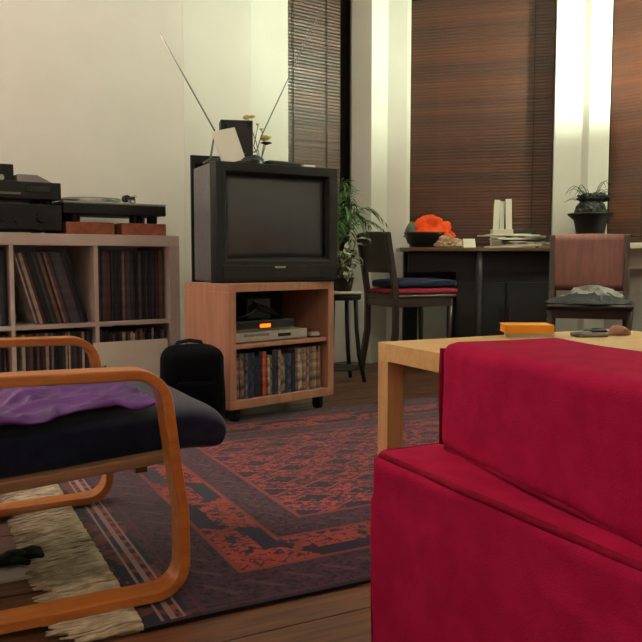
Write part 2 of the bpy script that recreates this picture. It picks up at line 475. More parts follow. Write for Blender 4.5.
def blind(A, B, zb, zt, off, label, x0=0.0, x1=None, pitch=0.0205, cords=()):
    t = (B - A); L = t.length; ang = math.atan2(t.y, t.x)
    x1 = L if x1 is None else x1
    r = thing('bamboo_blind', label, 'blind', (A.x, A.y, 0), ang, 'bamboo roll blinds in the bay')
    meshes = []
    for k, m in enumerate(m_slat):
        bm = bmesh.new()
        vs = [bm.verts.new(p) for p in ((x0, -.0040, -.0106), (x1, -.0040, -.0106), (x1, .0045, -.0106), (x0, .0045, -.0106), (x0, -.0055, .000), (x1, -.0055, .000), (x0, -.0030, .0106), (x1, -.0030, .0106), (x1, .0045, .0106), (x0, .0045, .0106))]
        for f in ((0, 1, 5, 4), (4, 5, 7, 6), (6, 7, 8, 9), (9, 8, 2, 3), (3, 2, 1, 0), (0, 4, 6, 9, 3), (1, 2, 8, 7, 5)):
            bm.faces.new([vs[i] for i in f])
        bmesh.ops.recalc_face_normals(bm, faces=bm.faces[:])
        me = bpy.data.meshes.new('slat'); bm.to_mesh(me); bm.free(); me.materials.append(m); meshes.append(me)
    n = int((zt - zb - 0.05) / pitch)
    for i in range(n):
        o = bpy.data.objects.new('slat', meshes[int(max(0, min(5, 2.5 + 5.0 * noise.noise(Vector((i * .17, A.x * 9, 2))) + random.uniform(-1.2, 1.2))))]); COL.objects.link(o); o.parent = r
        o.location = (0, off + random.uniform(-.0006, .0006), zb + .05 + i * pitch)
        o.rotation_euler = (R(random.uniform(-2.5, 2.5)), R(random.uniform(-.1, .1)), 0)
    link('bottom_rail', BX(x0, x1, off - .008, off + .008, zb, zb + .036), m_slat[3], r, bevel=.003)
    link('head_rail', BX(x0, x1, off - .02, off + .02, zt, zt + .05), m_slat[1], r, bevel=.003)
    for c in cords:
        link('cord', tube(bmesh.new(), [(c, off - .012, zt), (c + .002, off - .012, (zt + zb) / 2), (c, off - .012, zb + .02)], .0025, 6), m_cord, r)
    return r
b1 = (W1b - P3).length; b2 = (W2b - C3b).length; b3 = (W3b - W3a).length
blind(P3, W1b, 0.62, 2.44, 0.03, 'brown bamboo blind in the narrow window behind the television', 0.01, b1 - 0.075, cords=(0.05, b1 * 0.62))
blind(C3b, W2b, 0.74, 2.44, 0.04, 'wide brown bamboo blind in the middle window above the desk', 0.012, b2 - 0.012, cords=(b2 * 0.86,))
blind(W3a, W3b, 0.78, 2.44, 0.03, 'brown bamboo blind right of the white column with black planter', 0.01, b3 - 0.01, cords=(0.22, 0.6))

# floor: dark underlay with planks that run along the rug's long side
S_ANG = R(27.2)
NN = Vector((math.cos(S_ANG), math.sin(S_ANG))); UU = Vector((-NN.y, NN.x))
def nu(n, u, z=0.0):
    return (NN.x * n + UU.x * u, NN.y * n + UU.y * u, z)
fl = struct(link('floor', BX(-3.6, 5.2, -2.9, 6.2, -0.08, -0.02), m_gap, None, rotz=S_ANG), 'reddish brown wooden plank floor')
pw = 0.125; pm = {}
y = -2.85; row = 0
while y < 6.1:
    x = -3.6 + random.uniform(0, 0.6) - 0.6
    while x < 5.2:
        ln = random.choice((1.8, 2.2, 2.6)); mi = random.randrange(4)
        if (ln, mi) not in pm:
            bm = BX(0, ln - .004, 0, pw - .004, -.022, 0)
            me = bpy.data.meshes.new('plank'); bm.to_mesh(me); bm.free(); me.materials.append(m_plank[mi]); pm[(ln, mi)] = me
        xa = max(x, -3.6)
        wx, wy, _ = nu(x + ln / 2, y)
        if -5.0 < wx < 4.2 and -3.0 < wy < 6.0:
            o = bpy.data.objects.new('plank', pm[(ln, mi)]); COL.objects.link(o); o.parent = fl
            o.location = (x, y, -random.uniform(0, .0012))
        x += ln
    y += pw; row += 1
struct(link('ceiling', BX(-5.2, 4.6, -3.2, 6.2, ZC, ZC + 0.1), m_ceil, None))
wl = (P1 - L2).length
struct(link('baseboard_left', BX(0, wl, -0.018, 0.0, 0, 0.12), m_trim, None, loc=(L2.x, L2.y, 0), rotz=R(34.8), bevel=.004))
bl_ = P2 - P1
struct(link('baseboard_bay', BX(0.02, bl_.length, -0.018, 0.0, 0, 0.12), m_trim, None, loc=(P1.x, P1.y, 0), rotz=math.atan2(bl_.y, bl_.x), bevel=.004))
# window ledge in the right of the bay
t3 = (W3b - W3a); a3 = math.atan2(t3.y, t3.x)
struct(link('trim_2', BX(-0.32, t3.length, -0.26, -0.02, 0.74, 0.775), m_trim, None, loc=(W3a.x, W3a.y, 0), rotz=a3, bevel=.005))
struct(link('trim_3', BX(0.0, t3.length, -0.12, 0.02, 0.62, 0.74), m_trim, None, loc=(W3a.x, W3a.y, 0), rotz=a3, bevel=.004))

# ------------------------------------------------------------------ rug
rug = thing('oriental_rug', 'red and navy oriental rug with striped end and cream fringe', 'rug', nu(0.335, 1.37), S_ANG)
bm = bmesh.new(); bmesh.ops.create_grid(bm, x_segments=90, y_segments=60, size=0.5)
for v in bm.verts:
    xx = (v.co.x + .5) * RL; yy = (v.co.y + .5) * RW
    e = min(xx, RL - xx, yy, RW - yy)
    v.co = Vector((xx + 0.012 * noise.noise(Vector((yy * 3, 1, 0))) * (1 if e < .03 else .3), yy + 0.008 * noise.noise(Vector((xx * 2, 7, 0))), .008 + .0012 * noise.noise(Vector((xx * 4, yy * 4, 0)))))
ge = bmesh.ops.extrude_face_region(bm, geom=bm.faces[:])
for v in [g for g in ge['geom'] if isinstance(g, bmesh.types.BMVert)]: v.co.z = 0.0005
link('pile', bm, m_rug, rug, smooth=False)
bm = bmesh.new()
rng = random.Random(3)
for i in range(1100):
    y0 = rng.uniform(0.005, RW - .005); L = rng.uniform(.11, .165); dy = rng.gauss(0, .014); z0 = rng.uniform(.003, .013)
    cl = round(y0 / .021) * .021 + .006 * math.sin(round(y0 / .021) * 2.3)
    k = []
    for j in range(6):
        t = j / 5
        k.append((.006 - L * t, y0 + (cl - y0) * math.sin(min(1, t * 1.6) * 1.57) * .78 + dy * t * t + .016 * t * math.sin(cl * 31) + .004 * math.sin(t * 7 + i), z0 * (1 - .4 * t) + .0025 + .002 * math.sin(t * 5 + i)))
    tube(bm, k, [.0034, .0042, .004, .0038, .0034, .002], 5)
o = link('fringe', bm, m_fringe, rug, smooth=True); o['kind'] = 'stuff'; o['label'] = 'cream wool fringe'
link('end_band', BX(-.035, .004, 0.005, RW - .005, .0005, .0035), m_fringe, rug)

# ------------------------------------------------------------------ record shelf
SA = R(34.8); SO = Vector((-0.657, 3.634))
def sl(x, y, z=0.0):
    return (SO.x + DV.x * x + NV.x * y, SO.y + DV.y * x + NV.y * y, z)
OT, IT, CW, SD = .05, .017, .335, .39
SWID = 2 * OT + 4 * CW + 3 * IT; SHT = 2 * OT + 2 * CW + IT
shelf = thing('record_shelf', 'white cube shelf filled with vinyl records along the cream wall', 'shelf', sl(0, 0), SA)
link('top_board', BX(-SWID, 0, 0, SD, SHT - OT, SHT), m_shelf, shelf, bevel=.002)
link('bottom_board', BX(-SWID, 0, 0, SD, 0, OT), m_shelf, shelf, bevel=.002)
link('side_panel', BX(-OT, 0, 0, SD, OT, SHT - OT), m_shelf, shelf, bevel=.002)
link('side_panel', BX(-SWID, -SWID + OT, 0, SD, OT, SHT - OT), m_shelf, shelf, bevel=.002)
zm = OT + CW
link('middle_board', BX(-SWID + OT, -OT, .002, SD, zm, zm + IT), m_shelf, shelf)
for i in range(3):
    xr = -OT - (i + 1) * CW - i * IT
    for z0, z1 in ((OT, zm), (zm + IT, SHT - OT)):
        link('divider', BX(xr - IT, xr, .002, SD, z0, z1), m_shelf, shelf)

def cell(c): xr = -OT - c * (CW + IT); return xr - CW, xr
lpm = {}
ORD = ['first', 'second', 'third', 'fourth', 'fifth', 'sixth', 'seventh', 'eighth', 'ninth', 'tenth', 'eleventh', 'twelfth', 'thirteenth', 'fourteenth', 'fifteenth', 'sixteenth', 'seventeenth', 'eighteenth', 'nineteenth', 'twentieth']
def nth(i):
    return ORD[i] if i < 20 else ('twenty-' if i < 29 else 'thirty-') + ORD[(i - 20) % 10] if i not in (29, 39) else ('thirtieth' if i == 29 else 'fortieth')
LPN = ['black', 'brown', 'blue-black', 'beige', 'maroon', 'dark grey', 'cream', 'slate', 'tan', 'jet black', 'grey', 'plum']
def lp(xc, y0, z0, th, h, lean, label, group, mi=None, d=.312):
    mi = random.randrange(len(m_lp)) if mi is None else mi
    key = (round(th, 4), round(h, 3), mi, round(d, 3))
    if key not in lpm:
        bm = BX(0, th, 0, d, 0, h)
        me = bpy.data.meshes.new('record_sleeve'); bm.to_mesh(me); bm.free(); me.materials.append(m_lp[mi]); lpm[key] = me
    o = bpy.data.objects.new('record_sleeve', lpm[key]); COL.objects.link(o)
    o.location = sl(xc, y0, z0); o.rotation_euler = (0, 0, SA)
    o.rotation_euler = (Matrix.Rotation(SA, 3, 'Z') @ Matrix.Rotation(R(lean), 3, 'Y')).to_euler()
    return tag(o, label, 'record', group)
def fill(c, low, a, b, lean, label, group, hs=(.312, .314), ths=(.005, .008, .010, .013), dark=None, y0=.03):
    x0, x1 = cell(c); z0 = (OT if low else zm + IT) + .001
    x = x0 + a; i = 0
    while True:
        th = random.choice(ths)
        if x + th > x0 + b: break
        h = random.choice(hs); mi = None
        if dark and random.random() < dark: mi = random.choice((0, 2, 9, 5, 7, 11, 4))
        lift = math.sin(R(-lean)) * 0 if lean <= 0 else 0
        lz = th * math.sin(R(abs(lean))) if lean > 0 else 0.0
        mi = random.randrange(len(m_lp)) if mi is None else mi
        lp(x, y0 + random.uniform(0, .012), z0 + lz, th, h, lean, LPN[mi] + ' record sleeve, ' + nth(i) + ' from left ' + label, group, mi)
        x += (th + .0006) / math.cos(R(lean)); i += 1
fill(0, False, .012, .328, 0, 'in the upright row, top right cube', 'records in the top right cube', dark=.45)
fill(1, False, .092, .322, -15.5, 'in the leaning row, top cube', 'leaning records in the top cube', dark=.45)
fill(2, False, .16, .33, 0, 'in top cube at left frame edge', 'records in the left top cube', dark=.9)
fill(0, True, .006, .33, 0, 'in bottom cube behind the white sleeve', 'records in the bottom right cube', hs=(.29, .30, .312), dark=.35)
fill(1, True, .03, .33, 0, 'in bottom cube behind the armrests', 'records in the bottom cube behind the armrests', dark=.5)
fill(2, True, .14, .33, 0, 'in bottom cube at left frame edge', 'records in the left bottom cube', dark=.8)
# white sleeve at the back of the leaning records, and one on the floor against the shelf
x0, x1 = cell(1)
o = link('record_sleeve', BX(0, .312, 0, .006, 0, .312), m_whitecard, None, loc=sl(x0 + .012, .36, zm + IT + .001), rotz=SA)
tag(o, 'white record sleeve turned face out behind the leaning records', 'record')
bm = BX(-.172, .172, -.006, .006, 0, .315, Matrix.Rotation(R(-6), 4, 'X'))
o = link('record_sleeve', bm, m_whitecard, None, loc=sl(-.246, -.045, .0015), rotz=SA, bevel=.001)
tag(o, 'plain white record sleeve standing on the floor against the shelf', 'record')

# hi-fi on the shelf
ZT = SHT
def rbox(name, x0, x1, y0, y1, z0, z1, m, parent, bevel=.003):
    return link(name, BX(x0, x1, y0, y1, z0, z1), m, parent, bevel=bevel)
amp = thing('amplifier', 'black amplifier standing directly on the shelf left of the bricks', 'amplifier', sl(-.745, .03, ZT), SA)
rbox('case', -.215, .215, 0, .32, .014, .122, m_blackm, amp)
rbox('front_panel', -.215, .215, -.008, 0, .016, .120, m_black, amp)
for x in (-.18, .18):
    for y_ in (.05, .27): link('foot', lathe(bmesh.new(), [(.02, 0), (.022, .014)], 14, (x, y_, 0)), m_black, amp)
link('volume_knob', lathe(bmesh.new(), [(.024, 0), (.022, .018)], 20), m_blackm, amp).matrix_local = Matrix.Translation((.13, -.008, .068)) @ Matrix.Rotation(R(90), 4, 'X')
for i in range(4):
    link('knob', lathe(bmesh.new(), [(.009, 0), (.008, .012)], 12), m_blackm, amp).matrix_local = Matrix.Translation((-.12 + i * .05, -.008, .05)) @ Matrix.Rotation(R(90), 4, 'X')
tape = thing('tape_deck', 'black hi-fi deck stacked on top of the amplifier', 'hi-fi deck', sl(-.745, .03, ZT + .122), SA)
rbox('case', -.215, .215, 0, .30, .020, .092, m_blackm, tape)
rbox('front_panel', -.215, .215, -.008, 0, .020, .092, m_black, tape)
for x in (-.17, .17):
    for y_ in (.05, .25): link('foot', lathe(bmesh.new(), [(.02, 0), (.022, .020)], 14, (x, y_, 0)), m_black, tape)
rbox('button_strip', -.16, .05, -.011, -.008, .036, .046, m_dust, tape, .001)
rbox('display', .07, .17, -.010, -.008, .05, .075, m_lcd, tape, .001)
bm = bmesh.new()
vs = [bm.verts.new(p) for p in ((-.095, 0, 0), (.05, 0, 0), (.05, .2, 0), (-.095, .2, 0), (-.095, .02, .034), (-.01, .02, .034), (-.01, .18, .034), (-.095, .18, .034))]
for f in ((0, 3, 2, 1), (4, 5, 6, 7), (0, 1, 5, 4), (1, 2, 6, 5), (2, 3, 7, 6), (3, 0, 4, 7)): bm.faces.new([vs[i] for i in f])
tag(link('deck_cover', bm, m_dust, None, loc=sl(-.60, .06, ZT + .2145), rotz=SA, bevel=.004), 'low grey plastic cover lying on the upper hi-fi deck', 'cover')
spk = thing('small_speaker', 'small black box on top of the hi-fi at the left edge', 'speaker', sl(-.80, .07, ZT + .2145), SA)
rbox('case', -.10, .098, .03, .14, .0, .075, m_blackm, spk)
rbox('grille', -.095, .093, .024, .03, .03, .072, m_black, spk, .002)
link('control_ring', lathe(bmesh.new(), [(.014, 0), (.012, .012)], 16), m_steel, spk).matrix_local = Matrix.Translation((.045, .03, .018)) @ Matrix.Rotation(R(90), 4, 'X')
for i, (xc, lb) in enumerate(((-.155, 'red brick under the tonearm side of the turntable'), (-.402, 'red brick under the turntable beside the amplifier'))):
    o = link('brick', BX(-.107, .107, 0, .24, 0, .054), m_brick, None, loc=sl(xc, .035, ZT), rotz=SA, bevel=.004)
    tag(o, lb, 'brick', 'bricks under the turntable')
tt = thing('turntable', 'black turntable with grey top resting on red bricks', 'turntable', sl(-.285, .03, ZT + .054), SA)
for x in (-.17, .02 + .08, .19):
    link('foot', lathe(bmesh.new(), [(.018, 0), (.024, .006), (.024, .036)], 16, (x if x != .10 else .105, .06, 0)), m_black, tt)
link('foot', lathe(bmesh.new(), [(.018, 0), (.024, .006), (.024, .036)], 16, (-.17, .21, 0)), m_black, tt)
link('foot', lathe(bmesh.new(), [(.018, 0), (.024, .006), (.024, .036)], 16, (.19, .21, 0)), m_black, tt)
rbox('plinth', -.235, .235, 0, .30, .035, .080, m_black, tt, .004)
rbox('top_plate', -.235, .235, 0, .30, .080, .089, m_decktop, tt, .002)
pl = link('platter', lathe(bmesh.new(), [(.138, 0), (.14, .004), (.14, .014), (.136, .017)], 40, (-.065, .152, .0895)), m_steel, tt, smooth=False)
link('mat', lathe(bmesh.new(), [(.134, 0), (.134, .004)], 40, (-.065, .152, .1065)), m_platter, pl)
link('tonearm_base', lathe(bmesh.new(), [(.032, 0), (.032, .014), (.018, .018), (.018, .04)], 20, (.165, .24, .089)), m_steel, tt)
link('tonearm', tube(bmesh.new(), [(.165, .31, .132), (.165, .26, .132), (.155, .16, .132), (.12, .09, .128), (.09, .06, .12)], .005, 8), m_steel, tt, smooth=True)
link('counterweight', tube(bmesh.new(), [(.166, .30, .132), (.166, .335, .132)], .018, 14), m_black, tt)
link('headshell', BX(.075, .10, .04, .07, .108, .120), m_black, tt)
link('pitch_slider', BX(.2, .222, .02, .13, .087, .09), m_black, tt)

# ------------------------------------------------------------------ television and stand
TA = R(42)
stand = thing('tv_stand', 'pinkish birch TV stand on casters with two open shelves', 'tv stand', (-0.369, 3.13, 0), TA)
SWD, SDP = .575, .335
link('side_panel', BX(0, .034, 0, SDP, .099, .546), m_birch, stand, bevel=.002)
link('side_panel', BX(SWD - .034, SWD, 0, SDP, .099, .546), m_birch, stand, bevel=.002)
link('top_board', BX(0, SWD, 0, SDP, .546, .58), m_birch, stand, bevel=.002)
link('bottom_board', BX(0, SWD, 0, SDP, .065, .099), m_birch, stand, bevel=.002)
link('middle_shelf', BX(.034, SWD - .034, .012, SDP - .01, .312, .330), m_birch, stand, bevel=.001)
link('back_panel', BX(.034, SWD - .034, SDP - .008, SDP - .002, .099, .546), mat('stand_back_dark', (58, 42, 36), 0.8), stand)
for x in (.055, SWD - .055):
    for y_ in (.05, SDP - .05):
        c = link('caster', lathe(bmesh.new(), [(.018, -.012), (.026, -.010), (.026, .010), (.018, .012)], 20), m_caster, stand)
        c.matrix_local = Matrix.Translation((x, y_, .027)) @ Matrix.Rotation(R(90), 4, 'Y')
        link('fork', BX(-.018, .018, -.016, .016, .032, .065), m_caster, stand, loc=(x, y_, 0))
def st(x, y, z): 
    c, s = math.cos(TA), math.sin(TA); return (-0.369 + c * x - s * y, 3.13 + s * x + c * y, z)
# disc player, set-top box, cable clutter
dv = thing('dvd_player', 'slim silver disc player on the TV stand shelf', 'disc player', st(.245, .03, .330), TA)
rbox('case', -.195, .195, .006, .25, .006, .044, m_silver, dv, .002)
rbox('front_panel', -.195, .195, 0, .006, .006, .044, m_silver, dv, .001)
rbox('display', .03, .10, -.0015, 0, .018, .032, m_lcd, dv, 0)
rbox('tray', -.15, -.02, -.0015, 0, .026, .036, m_steel, dv, 0)
for x in (-.16, .16):
    for y_ in (.04, .21): link('foot', lathe(bmesh.new(), [(.012, 0), (.012, .006)], 12, (x, y_, 0)), m_black, dv)
sb = thing('set_top_box', 'black set-top box with glowing orange display on the disc player', 'set-top box', st(.215, .045, .374), TA)
rbox('case', -.165, .165, 0, .22, .004, .045, m_blackm, sb, .003)
rbox('display', -.025, .030, -.002, 0, .016, .031, m_display, sb, 0)
rbox('lower_strip', -.165, .165, -.003, 0, .004, .012, m_dust, sb, 0)
for x in (-.14, .14): link('foot', BX(x - .01, x + .01, .02, .2, 0, .004), m_black, sb)
rt = thing('router', 'dark box behind the orange display inside the TV stand', 'box', st(.23, .10, .4195), TA)
rbox('case', -.07, .06, 0, .14, 0, .095, m_black, rt, .004)
rbox('front_panel', -.066, .056, -.003, 0, .004, .09, m_lcd, rt, .001)
bm = bmesh.new()
for k in range(4):
    tube(bm, [(-.14 + .02 * k, .02 + .02 * k, .006), (-.10 + .03 * k, .0, .020 + .008 * k), (-.02, .005 + .012 * k, .045 + .012 * k), (.05, .02 + .01 * k, .03 + .01 * k), (.12, .04, .006)], .004, 6)
tag(link('cable_bundle', bm, m_black, None, smooth=True, loc=st(.22, .058, .421), rotz=TA), 'tangle of thin black cables on the set-top box', 'cables')
puck = thing('remote_receiver', 'small round grey puck right of the silver disc player', 'puck', st(.50, .06, .330), TA)
link('body', lathe(bmesh.new(), [(.026, 0), (.032, .006), (.032, .016), (.024, .024)], 24), m_silver, puck, smooth=True)
link('base_ring', lathe(bmesh.new(), [(.034, 0), (.034, .005)], 24), m_black, puck)
# discs
x = .040; i = 0; dm = {}
rr = random.Random(21)
while x < SWD - .058:
    th = rr.choice((.014, .014, .015, .024)); h = rr.choice((.190, .190, .190, .172)); mi = [0, 0, 6, 1, 2, 5, 8, 2, 3, 3, 4, 1, 8, 5, 7, 6, 2, 5, 8, 0, 4, 6, 9, 7, 6, 9, 4, 6, 9, 7, 0, 0, 1, 2, 3][i % 35]
    key = (th, h, mi)
    if key not in dm:
        bm = BX(0, th - .001, 0, .135, 0, h); me = bpy.data.meshes.new('disc_case'); bmesh.ops.bevel(bm, geom=bm.edges[:], offset=.001, segments=1)
        bm.to_mesh(me); bm.free(); me.materials.append(m_dvd[mi]); dm[key] = me
    o = bpy.data.objects.new('disc_case', dm[key]); COL.objects.link(o)
    o.location = st(x, .02 + rr.uniform(0, .012), .0995); o.rotation_euler = (0, 0, TA)
    tag(o, ['mauve', 'black', 'navy', 'orange-red', 'cream', 'dark blue', 'beige', 'grey', 'midnight blue', 'tan'][mi] + ' disc case, ' + nth(i) + ' from the left on the TV stand bottom shelf', 'disc case', 'disc cases in the TV stand')
    x += th; i += 1

TVA = R(29.8); TVO = Vector((-0.43, 3.20))
def tvp(x, y, z):
    c, s = math.cos(TVA), math.sin(TVA); return (TVO.x + c * x - s * y, TVO.y + s * x + c * y, z)
tv = thing('television', 'bulky black tube television on the birch stand', 'television', tvp(0, 0, .58), TVA)
TW, TH = .585, .502
bm = bmesh.new()   # bezel frame with a recessed opening
def ring(x0, x1, z0, z1, y): return [bm.verts.new(p) for p in ((x0, y, z0), (x1, y, z0), (x1, y, z1), (x0, y, z1))]
o1 = ring(0, TW, 0, TH, .06); o2 = ring(.004, TW - .004, .004, TH - .004, 0); i1 = ring(.045, TW - .045, .095, TH - .042, 0); i2 = ring(.058, TW - .058, .108, TH - .055, .022); b_ = ring(.058, TW - .058, .108, TH - .055, .05)
for a, b in ((o1, o2), (o2, i1), (i1, i2), (i2, b_)):
    for k in range(4): bm.faces.new((a[k], a[(k + 1) % 4], b[(k + 1) % 4], b[k]))
for k in range(4): bm.faces.new((o1[k], o1[(k + 1) % 4], b_[(k + 1) % 4], b_[k]))
link('bezel', bm, m_tv, tv, bevel=.004)
bm = bmesh.new(); g = []
for j in range(13):
    g.append([bm.verts.new((.05 + (TW - .10) * i / 16, .034 - .022 * (1 - ((i - 8) / 8) ** 2) * (1 - ((j - 6) / 6) ** 2), .10 + (TH - .147) * j / 12)) for i in range(17)])
for j in range(12):
    for i in range(16): bm.faces.new((g[j][i], g[j][i + 1], g[j + 1][i + 1], g[j + 1][i]))
ge = bmesh.ops.extrude_face_region(bm, geom=bm.faces[:])
for v in [q for q in ge['geom'] if isinstance(q, bmesh.types.BMVert)]: v.co.y = .052
link('screen', bm, m_screen, tv, smooth=True)
link('lower_panel', BX(.03, TW - .03, -.004, .004, .018, .074), m_tv, tv, bevel=.002)
link('badge', BX(TW / 2 - .025, TW / 2 + .025, -.0055, -.003, .062, .069), m_silver, tv)
link('power_button', BX(TW - .09, TW - .06, -.007, -.003, .035, .047), m_black, tv, bevel=.001)
def loft(rings, m, name):
    bm = bmesh.new(); rs = [[bm.verts.new(p) for p in ((x0, y, z0), (x1, y, z0), (x1, y, z1), (x0, y, z1))] for (x0, x1, z0, z1, y) in rings]
    for a, b in zip(rs, rs[1:]):
        for k in range(4): bm.faces.new((a[k], a[(k + 1) % 4], b[(k + 1) % 4], b[k]))
    bm.faces.new(rs[0][::-1]); bm.faces.new(rs[-1])
    return link(name, bm, m, tv, bevel=.006)
loft([(.004, TW - .004, .002, TH - .004, .061), (.008, TW - .008, .006, TH - .01, .27)], m_tvside, 'housing')
loft([(.03, TW - .03, .03, TH - .03, .27), (.10, TW - .10, .06, TH - .09, .38), (.13, TW - .13, .07, TH - .13, .43)], m_tv, 'rear_housing')
for k in range(0): link('vent_slot', BX(-.0005, .006, .09 + k * .025, .10 + k * .025, .30, .42), m_black, tv)

# on the television
ZV = .58 + TH - .002
pn = thing('picture_frame', 'black framed picture standing on the floor behind the television', 'picture frame', tvp(.085, .445, .58), R(20))
link('frame', BX(-.02, .0, 0, .02, 0, .585), m_black, pn); link('frame', BX(0, .20, 0, .02, .565, .585), m_black, pn); link('frame', BX(.20, .22, 0, .02, 0, .585), m_black, pn); link('frame', BX(0, .20, 0, .02, 0, .02), m_black, pn)
link('backing', BX(0, .20, .006, .014, .02, .565), m_lcd, pn)
pn.location.z = 0.0
for ch in pn.children:
    for v in ch.data.vertices:
        v.co.z = v.co.z * (1.155 / .585)
sp2 = thing('black_speaker', 'small upright black speaker on the television behind the white card', 'speaker', tvp(.175, .175, ZV - .004), R(12))
rbox('case', -.07, .07, 0, .09, .0, .205, m_black, sp2, .003)
rbox('grille', -.064, .064, -.004, 0, .008, .197, m_lcd, sp2, .001)
bm = BX(-.056, .056, -.001, .001, 0, .148, Matrix.Rotation(R(13), 4, 'Y') @ Matrix.Rotation(R(-10), 4, 'X'))
for v in bm.verts: v.co.x = v.co.x
card = link('greeting_card', BX(-.055, .055, -.001, .001, 0, .146), m_white, None)
card.matrix_world = Matrix.Translation(tvp(.135, .115, ZV + .0125)) @ Matrix.Rotation(R(26), 4, 'Z') @ Matrix.Rotation(R(-13), 4, 'X') @ Matrix.Rotation(R(-15), 4, 'Y')
tag(card, 'white card with faint grey print leaning on top of the television', 'card')
ant = thing('indoor_antenna', 'rabbit-ear antenna with two long thin rods on the television', 'antenna', tvp(.06, .17, ZV), R(10))
link('base', lathe(bmesh.new(), [(.04, 0), (.042, .012), (.03, .02), (.012, .03)], 20), m_black, ant, smooth=True)
al_ = ant.location
def rel(p): 
    q = Vector(p) - Vector(al_); return Matrix.Rotation(-R(10), 3, 'Z') @ q
r0 = rel((-.44, 3.46, ZV + .035)); 
link('rod', tube(bmesh.new(), [(-.01, 0, .025), rel((-.462, 3.45, 1.235)), rel((-.695, 3.45, 1.652))], [.005, .004, .0018], 8), m_rim, ant)
link('rod', tube(bmesh.new(), [(.01, 0, .025), rel((-.283, 3.47, 1.15)), rel((-.262, 3.47, 1.215)), rel((-.01, 3.47, 1.74))], [.004, .0035, .003, .0018], 8), m_rim, ant)
flw = thing('flower_sprig', 'thin sprig with yellow blossoms on the television', 'flower', tvp(.295, .19, ZV))
link('vase', lathe(bmesh.new(), [(.016, 0), (.022, .012), (.018, .03), (.01, .042)], 18), m_black, flw, smooth=True)
stems = [((0, 0, .03), (.01, 0, .08), (.018, 0, .12)), ((0, 0, .03), (-.02, 0, .12), (-.055, 0, .215)), ((0, 0, .03), (.02, .01, .10), (.005, .01, .17)), ((0, 0, .03), (-.03, 0, .10), (-.01, 0, .19))]
for s_ in stems: link('stem', tube(bmesh.new(), s_, .0022, 6), m_stem, flw, smooth=True)
pet = blob(.02, .016, .012, .006, 14, 3, 2, False)
pe = link('blossom', pet, m_yellow, flw, smooth=True, loc=(.022, 0, .118)); pe.scale = (1.1, 1, 1)
for p_, s_ in (((-.06, 0, .212), .8), ((-.035, .0, .218), .6), ((.004, .01, .168), .4), ((-.012, 0, .188), .4)):
    q = pe.copy(); COL.objects.link(q); q.parent = flw; q.location = p_; q.scale = (s_, s_, s_)
link('calyx', lathe(bmesh.new(), [(.004, 0), (.026, .008), (.022, .012)], 16, (.026, 0, .104)), m_pot, flw, smooth=True)
o = link('headphones_pouch', blob(.05, .04, .03, .01, 8, 5, 3), m_black, None, smooth=True, loc=tvp(.20, .07, ZV - .001), rotz=.4)
tag(o, 'rounded black pouch on the television right of the white card', 'pouch')
o = link('remote_control', soft(.17, .05, .022, .009, 8), m_black, None, smooth=True, loc=tvp(.345, .07, ZV - .001), rotz=TVA + .1)
tag(o, 'long black remote control lying on the television', 'remote')
o = link('small_box', BX(-.03, .03, -.02, .02, 0, .012), m_whitecard, None, loc=tvp(.465, .07, ZV), rotz=TVA, bevel=.003)
tag(o, 'small pale flat box near the right end of the television top', 'box')

# ------------------------------------------------------------------ black bag between shelf and stand
bag = thing('black_bag', 'soft black bag slumped between the record shelf and TV stand', 'bag', (-0.505, 3.02, .0095), R(25))
link('body', soft(.25, .15, .335, .06, 12, 0, .010, 7, 2), m_bag, bag, smooth=True)
link('front_pocket', soft(.16, .03, .17, .012, 8, 0, .006, 9, 4), m_bag, bag, smooth=True, loc=(0, -.08, .035))
link('handle', tube(bmesh.new(), [(-.06, .03, .32), (-.045, .03, .345), (0, .03, .352), (.045, .03, .345), (.06, .03, .32)], .008, 8), m_navy, bag, smooth=True)

# ------------------------------------------------------------------ bent-wood armchair
arm = thing('bentwood_armchair', 'bent beech armchair with navy cushion, cut by the left frame edge', 'armchair', nu(0.45, 1.825, .0095), S_ANG)
AH = .452
th = .021
path = [(-.62, AH + .004), (-.30, AH + .003)] + arc(-.098, AH - .066, .066, 90, 8, 10) + [(-.018, AH - .18), (-.004, .17)] + arc(-.062, .072, .0585, 5, -90, 8) + [(-.30, .0125), (-.66, .0125)]
for y0, y1 in ((-.372, -.312), (.312, .372)):
    link('arm_frame', ribbon(bmesh.new(), path, th, y0, y1), m_bent, arm, bevel=.003)
# laminated seat-and-back rails and cross slats
rail = [(-.005, .268), (-.03, .268), (-.25, .252), (-.42, .241)] + [(-.50, .25), (-.555, .30), (-.60, .44), (-.68, .65), (-.75, .83), (-.80, .93)]
for y0, y1 in ((-.300, -.262), (.262, .300)):
    link('seat_rail', ribbon(bmesh.new(), rail, .020, y0, y1), m_rail, arm, bevel=.002)
for (x_, z_) in ((-.06, .246), (-.40, .23), (-.66, .60), (-.77, .86)):
    link('cross_bar', BX(x_ - .012, x_ + .012, -.262, .262, z_ - .012, z_ + .012), m_rail, arm)
for s in (-1, 1):
    for (x_, z_) in ((-.014, .258), (-.615, AH)):
        link('bolt', BX(x_ - .008, x_ + .008, min(s * .298, s * .314), max(s * .298, s * .314), z_ - .008, z_ + .008), m_steel, arm)
